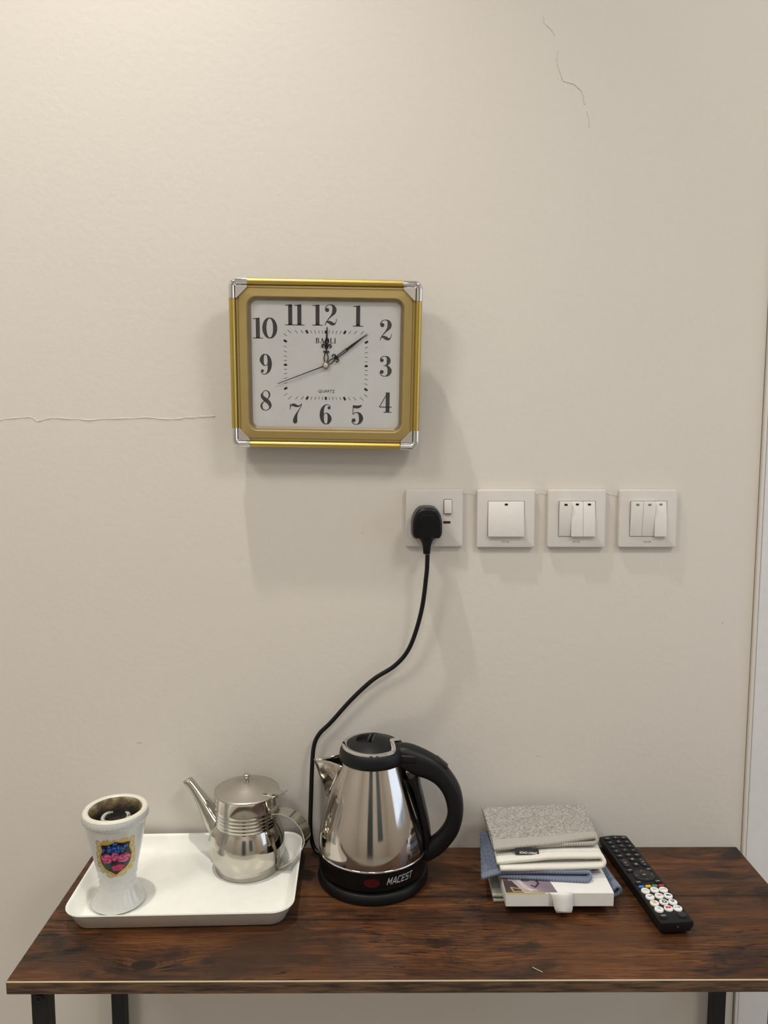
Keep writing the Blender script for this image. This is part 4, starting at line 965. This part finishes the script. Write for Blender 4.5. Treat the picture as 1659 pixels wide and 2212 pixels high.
wbt = plain('white_button', (.86, .86, .84), .35); blk = plain('black_button', (.010, .010, .0115), .42); wpr = plain('white_legend', (.55, .55, .53), .5)
def btn(x, y, hx, hy, mat, h=1.8, r=None, name='button', par=None):
    r = r if r is not None else min(hx, hy) * .98
    return mk(name, ([Vector((p[0] * mmv, p[1] * mmv, p[2] * mmv)) for p in tr(rr_loft([(hx, hy, r, 18.2), (hx, hy, r, 19 + h - .6), (hx - .25, hy - .25, max(.2, r - .25), 19 + h - .15), (hx - .8, hy - .8, max(.1, r - .8), 19 + h)], 5, True, True), x, -y)[0]], rr_loft([(hx, hy, r, 0)] * 4, 5, True, True)[1]), mat, par or rm, True, None, 40)
def leg_(s, x, y, size, par, mat=None, z=21.0, shear=0):
    v = text(s, size, 0, .02); return mk('legend', ([Vector(((x - p.x) * mmv, (-y - p.y) * mmv, z * mmv)) for p in v[0]], v[1]), mat or wpr, par)
def marks(rects, x, y, par, mat, z=21.3): return mk('legend', join(*[([Vector(((x + q) * mmv, (-y + w) * mmv, z * mmv)) for q, w in ((a0, b0), (a1, b0), (a1, b1), (a0, b1))], [(0, 1, 2, 3)]) for a0, a1, b0, b1 in rects]), mat, par)
def chev(x, y, a, par, z):
    P = [(-1.3, -.6), (0, .7), (1.3, -.6), (1.3, -1.0), (0, .15), (-1.3, -1.0)]; c, s = math.cos(a), math.sin(a)
    return mk('legend', ([Vector(((x + p * c - q * s) * mmv, (-y + p * s + q * c) * mmv, z * mmv)) for p, q in P], [(0, 1, 4, 5), (1, 2, 3, 4)]), wpr, par)
CXL, CXC, CXR = -12.6, 1.0, 13.4
for r_, (yy, labs) in enumerate(((11.4, ('', '0', '')), (23.3, ('9', '8', '7')), (35.3, ('6', '5', '4')), (47.3, ('3', '2', '1')))):
    for cx, lb in zip((CXL, CXC, CXR), labs):
        yb = yy - (1.6 if cx == CXC else 0)
        q = btn(cx, yb, 5.0 if lb else 5.4, 3.7 if lb else 3.0, blk)
        if lb: leg_(lb, cx, yb, 4.2, q)
        else: marks([(-2.6, 2.6, -.5, .5)], cx, yb, q, wpr, 21.0)
for cx, yb in ((CXL, 60.6), (CXC, 59.2), (CXR, 60.6), (CXL - .8, 98.4), (CXR + 1, 98.4), (CXL - .8, 128.2), (CXR + 1, 128.2)):
    q = btn(cx, yb, 5.0, 3.2, blk); marks([(-2.2, -.4, -.6, .6), (0, 2.2, -.6, .6)], cx, yb, q, wpr, 21.0)
for yb in (71.2, 84.5):
    q = btn(CXC + .8, yb, 4.8, 4.0, blk); marks([(-1.5, 1.5, -1.1, 1.1)], CXC + .8, yb, q, wpr, 21.0)
for cx in (CXL + .4, CXR + .8):
    q = btn(cx, 79.6, 4.9, 9.8, blk, 1.8, 4.6)
    if cx < 0: chev(cx, 73.0, 0, q, 21.0); chev(cx, 86.2, math.pi, q, 21.0)
    else: marks([(-1.3, 1.3, 6.3, 6.8)], cx, 79.6, q, wpr, 21.0); marks([(-1.3, 1.3, -6.9, -6.4), (-.3, .3, -8, -5.4)], cx, 79.6, q, wpr, 21.0)
    marks([(-1.5, 1.5, -.6, .6)], cx, 79.6, q, wpr, 21.0)
dp = btn(CXC + 1, 111.8, 15.2, 13.6, blk, 1.4, 13.4, 'direction_pad')
q = btn(CXC + 1, 111.8, 6.4, 6.2, blk, 2.2, 6.1, 'ok_button', None); marks([(-1.8, -.3, -.8, .8), (.2, 1.8, -.8, .8)], CXC + 1, 111.8, q, wpr, 21.3)
for a in range(4): chev(CXC + 1 - 11.2 * math.sin(a * math.pi / 2), 111.8 - 10 * math.cos(a * math.pi / 2), a * math.pi / 2, dp, 20.55)
for cx, c in ((-13.6, (.045, .20, .52)), (-3.9, (.80, .50, .04)), (5.5, (.06, .27, .14)), (14.8, (.46, .03, .035))):
    btn(cx, 137.8, 3.9, 2.0, plain('coloured_button', c, .35), 1.8, 1.3)
ORG, RED, NVY, DRK, GRY = [plain('ink_' + nm, c, .5) for nm, c in (('orange', (.80, .42, .06)), ('red', (.58, .015, .04)), ('navy', (.015, .02, .06)), ('dark', (.02, .02, .025)), ('grey', (.16, .17, .18)))]
ring = lambda r0, r1, n=20: [(r * math.cos(2 * math.pi * k / n), r * math.sin(2 * math.pi * k / n)) for r in (r0, r1) for k in range(n)]
for i, yy in enumerate((148.2, 162.1, 175.9, 189.5)):
    for j, cx in enumerate((CXL + .3, CXC, CXR - .2)):
        yb = yy - (.9 if j == 1 else 0)
        q = btn(cx, yb, 5.9, 5.9, wbt, 2.2, 5.85); k = (i, j); a = (cx, yb, q)
        if k == (0, 0): marks([(-3.6, 3.6, 1.0, 1.5), (-3.6, 3.6, -1.6, -1.1), (-3.6, -3.1, -1.6, 1.5), (3.1, 3.6, -1.6, 1.5), (-1.2, -.6, -1.3, 1.2), (.8, 1.4, -1.3, 1.2)], *a, ORG)
        elif k == (0, 1): marks([(-1.2, .6, 1.6, 2.2), (-3.2, 3.4, -.4, .3), (-2.0, 1.2, -.9, -.4)], *a, GRY)
        elif k == (0, 2): marks([(-3.8 + m * 1.1, -3.0 + m * 1.1, -.5 - .04 * m * m / 4, .8) for m in range(7)], *a, RED)
        elif k == (1, 0): marks([(-3.5, 3.5, -.2, .7), (-1.5, .2, -.9, .1), (1.2, 3.2, -.1, 1.1)], *a, DRK)
        elif k == (1, 1): marks([(-3.3, -2.6, -.6, 1.0), (-2.8, -.9, -1.1, -.5), (-1.3, -.6, -1.0, 1.2), (-.2, .5, -2.0, 2.0), (.9, 3.2, -.9, -.3), (.9, 1.5, -.6, 1.0), (2.5, 3.2, -.6, 1.0)], *a, RED)
        elif k == (1, 2): marks([(-3.0, 1.6, .2, 1.9), (-2.2, 3.8, -1.3, .2)], *a, NVY)
        elif k == (2, 0): marks([(-3.2, 2.6, 2.2, 3.0)], *a, DRK); marks([(-2.6, 3.0, -2.3, -.2), (-1.2, 1.8, -.2, .7)], *a, ORG)
        elif k == (2, 1):
            marks([(-3.2, 1.8, 3.0, 3.7)], *a, DRK); P = ring(1.3, 2.9); mk('legend', ([Vector(((cx + .5 + x * 1.15) * mmv, (-yb - .8 + y) * mmv,   .02130)) for x, y in P], [(m, (m + 1) % 20, 20 + (m + 1) % 20, 20 + m) for m in range(20)]), DRK, q)
        elif k == (2, 2): marks([(-2.8, 2.6, 2.4, 3.2), (-2.4, 2.6, .9, 1.7), (-1.6, -.5, -2.4, .9), (.3, 1.3, -1.4, .9), (1.3, 2.3, -.4, .9)], *a, NVY)
        elif k == (3, 0): marks([(-2.2, 2.0, 1.7, 2.2), (-2.0, 2.6, .1, .7), (-1.6, 3.0, -1.6, -1.0)], *a, GRY)
        elif k == (3, 1):
            mk('legend', ([Vector(((cx + x) * mmv, (-yb + .6 + y) * mmv,   .02130)) for x, y in rrect(3.5, 2.2, .8, 3)], [tuple(range(16))]), RED, q)
            mk('legend', ([Vector(((cx + x) * mmv, (-yb + .6 + y) * mmv, .02140)) for x, y in ((.8, -1.0), (.8, 1.0), (-1.0, 0))], [(0, 1, 2)]), wbt, q)
        else: marks([(-3.4, 1.2, .2, 1.0), (-3.0, -2.4, -.3, 1.6), (1.2, 3.4, -.5, 1.3)], *a, DRK)
q = btn(-12.8, 203.4, 5.2, 4.2, blk); marks([(-2.8 + m * 1.2, -1.9 + m * 1.2, -.6, .8) for m in range(5)], -12.8, 203.4, q, wpr, 21.0)
q = btn(12.9, 203.0, 5.6, 4.8, plain('power_button', (.022, .020, .026), .4)); P = ring(1.3, 1.75)
mk('legend', ([Vector(((12.9 + x) * mmv, (-203.0 + y) * mmv, .02105)) for x, y in P], [(m, (m + 1) % 20, 20 + (m + 1) % 20, 20 + m) for m in range(16)]), plain('dim_red_legend', (.13, .025, .03), .5), q)
mk('infrared_window', tr(xf(lathe([(.0016, 0), (.0012, .0009), (.0002, .0011)], 14, None, True, True), Matrix.Rotation(math.pi / 2, 4, 'X')), .0005, -(L1 - .2) * mmv - .0010,   .0125), 'gap', rm, True)

# ------------------------------------------------------------------ loose splinter on the table
sl = mk('wood_splinter', tube(spline([(.1839, -.2748, HD + .0006), (.1862, -.2775, HD + .0008), (.1900, -.2801, HD + .0006), (.1944, -.2837, HD + .0006)], 5), .0004, 6), plain('straw', (.72, .60, .46), .6), None, True)
tag(sl, 'tiny pale curved splinter lying near the front edge of the table', 'splinter')
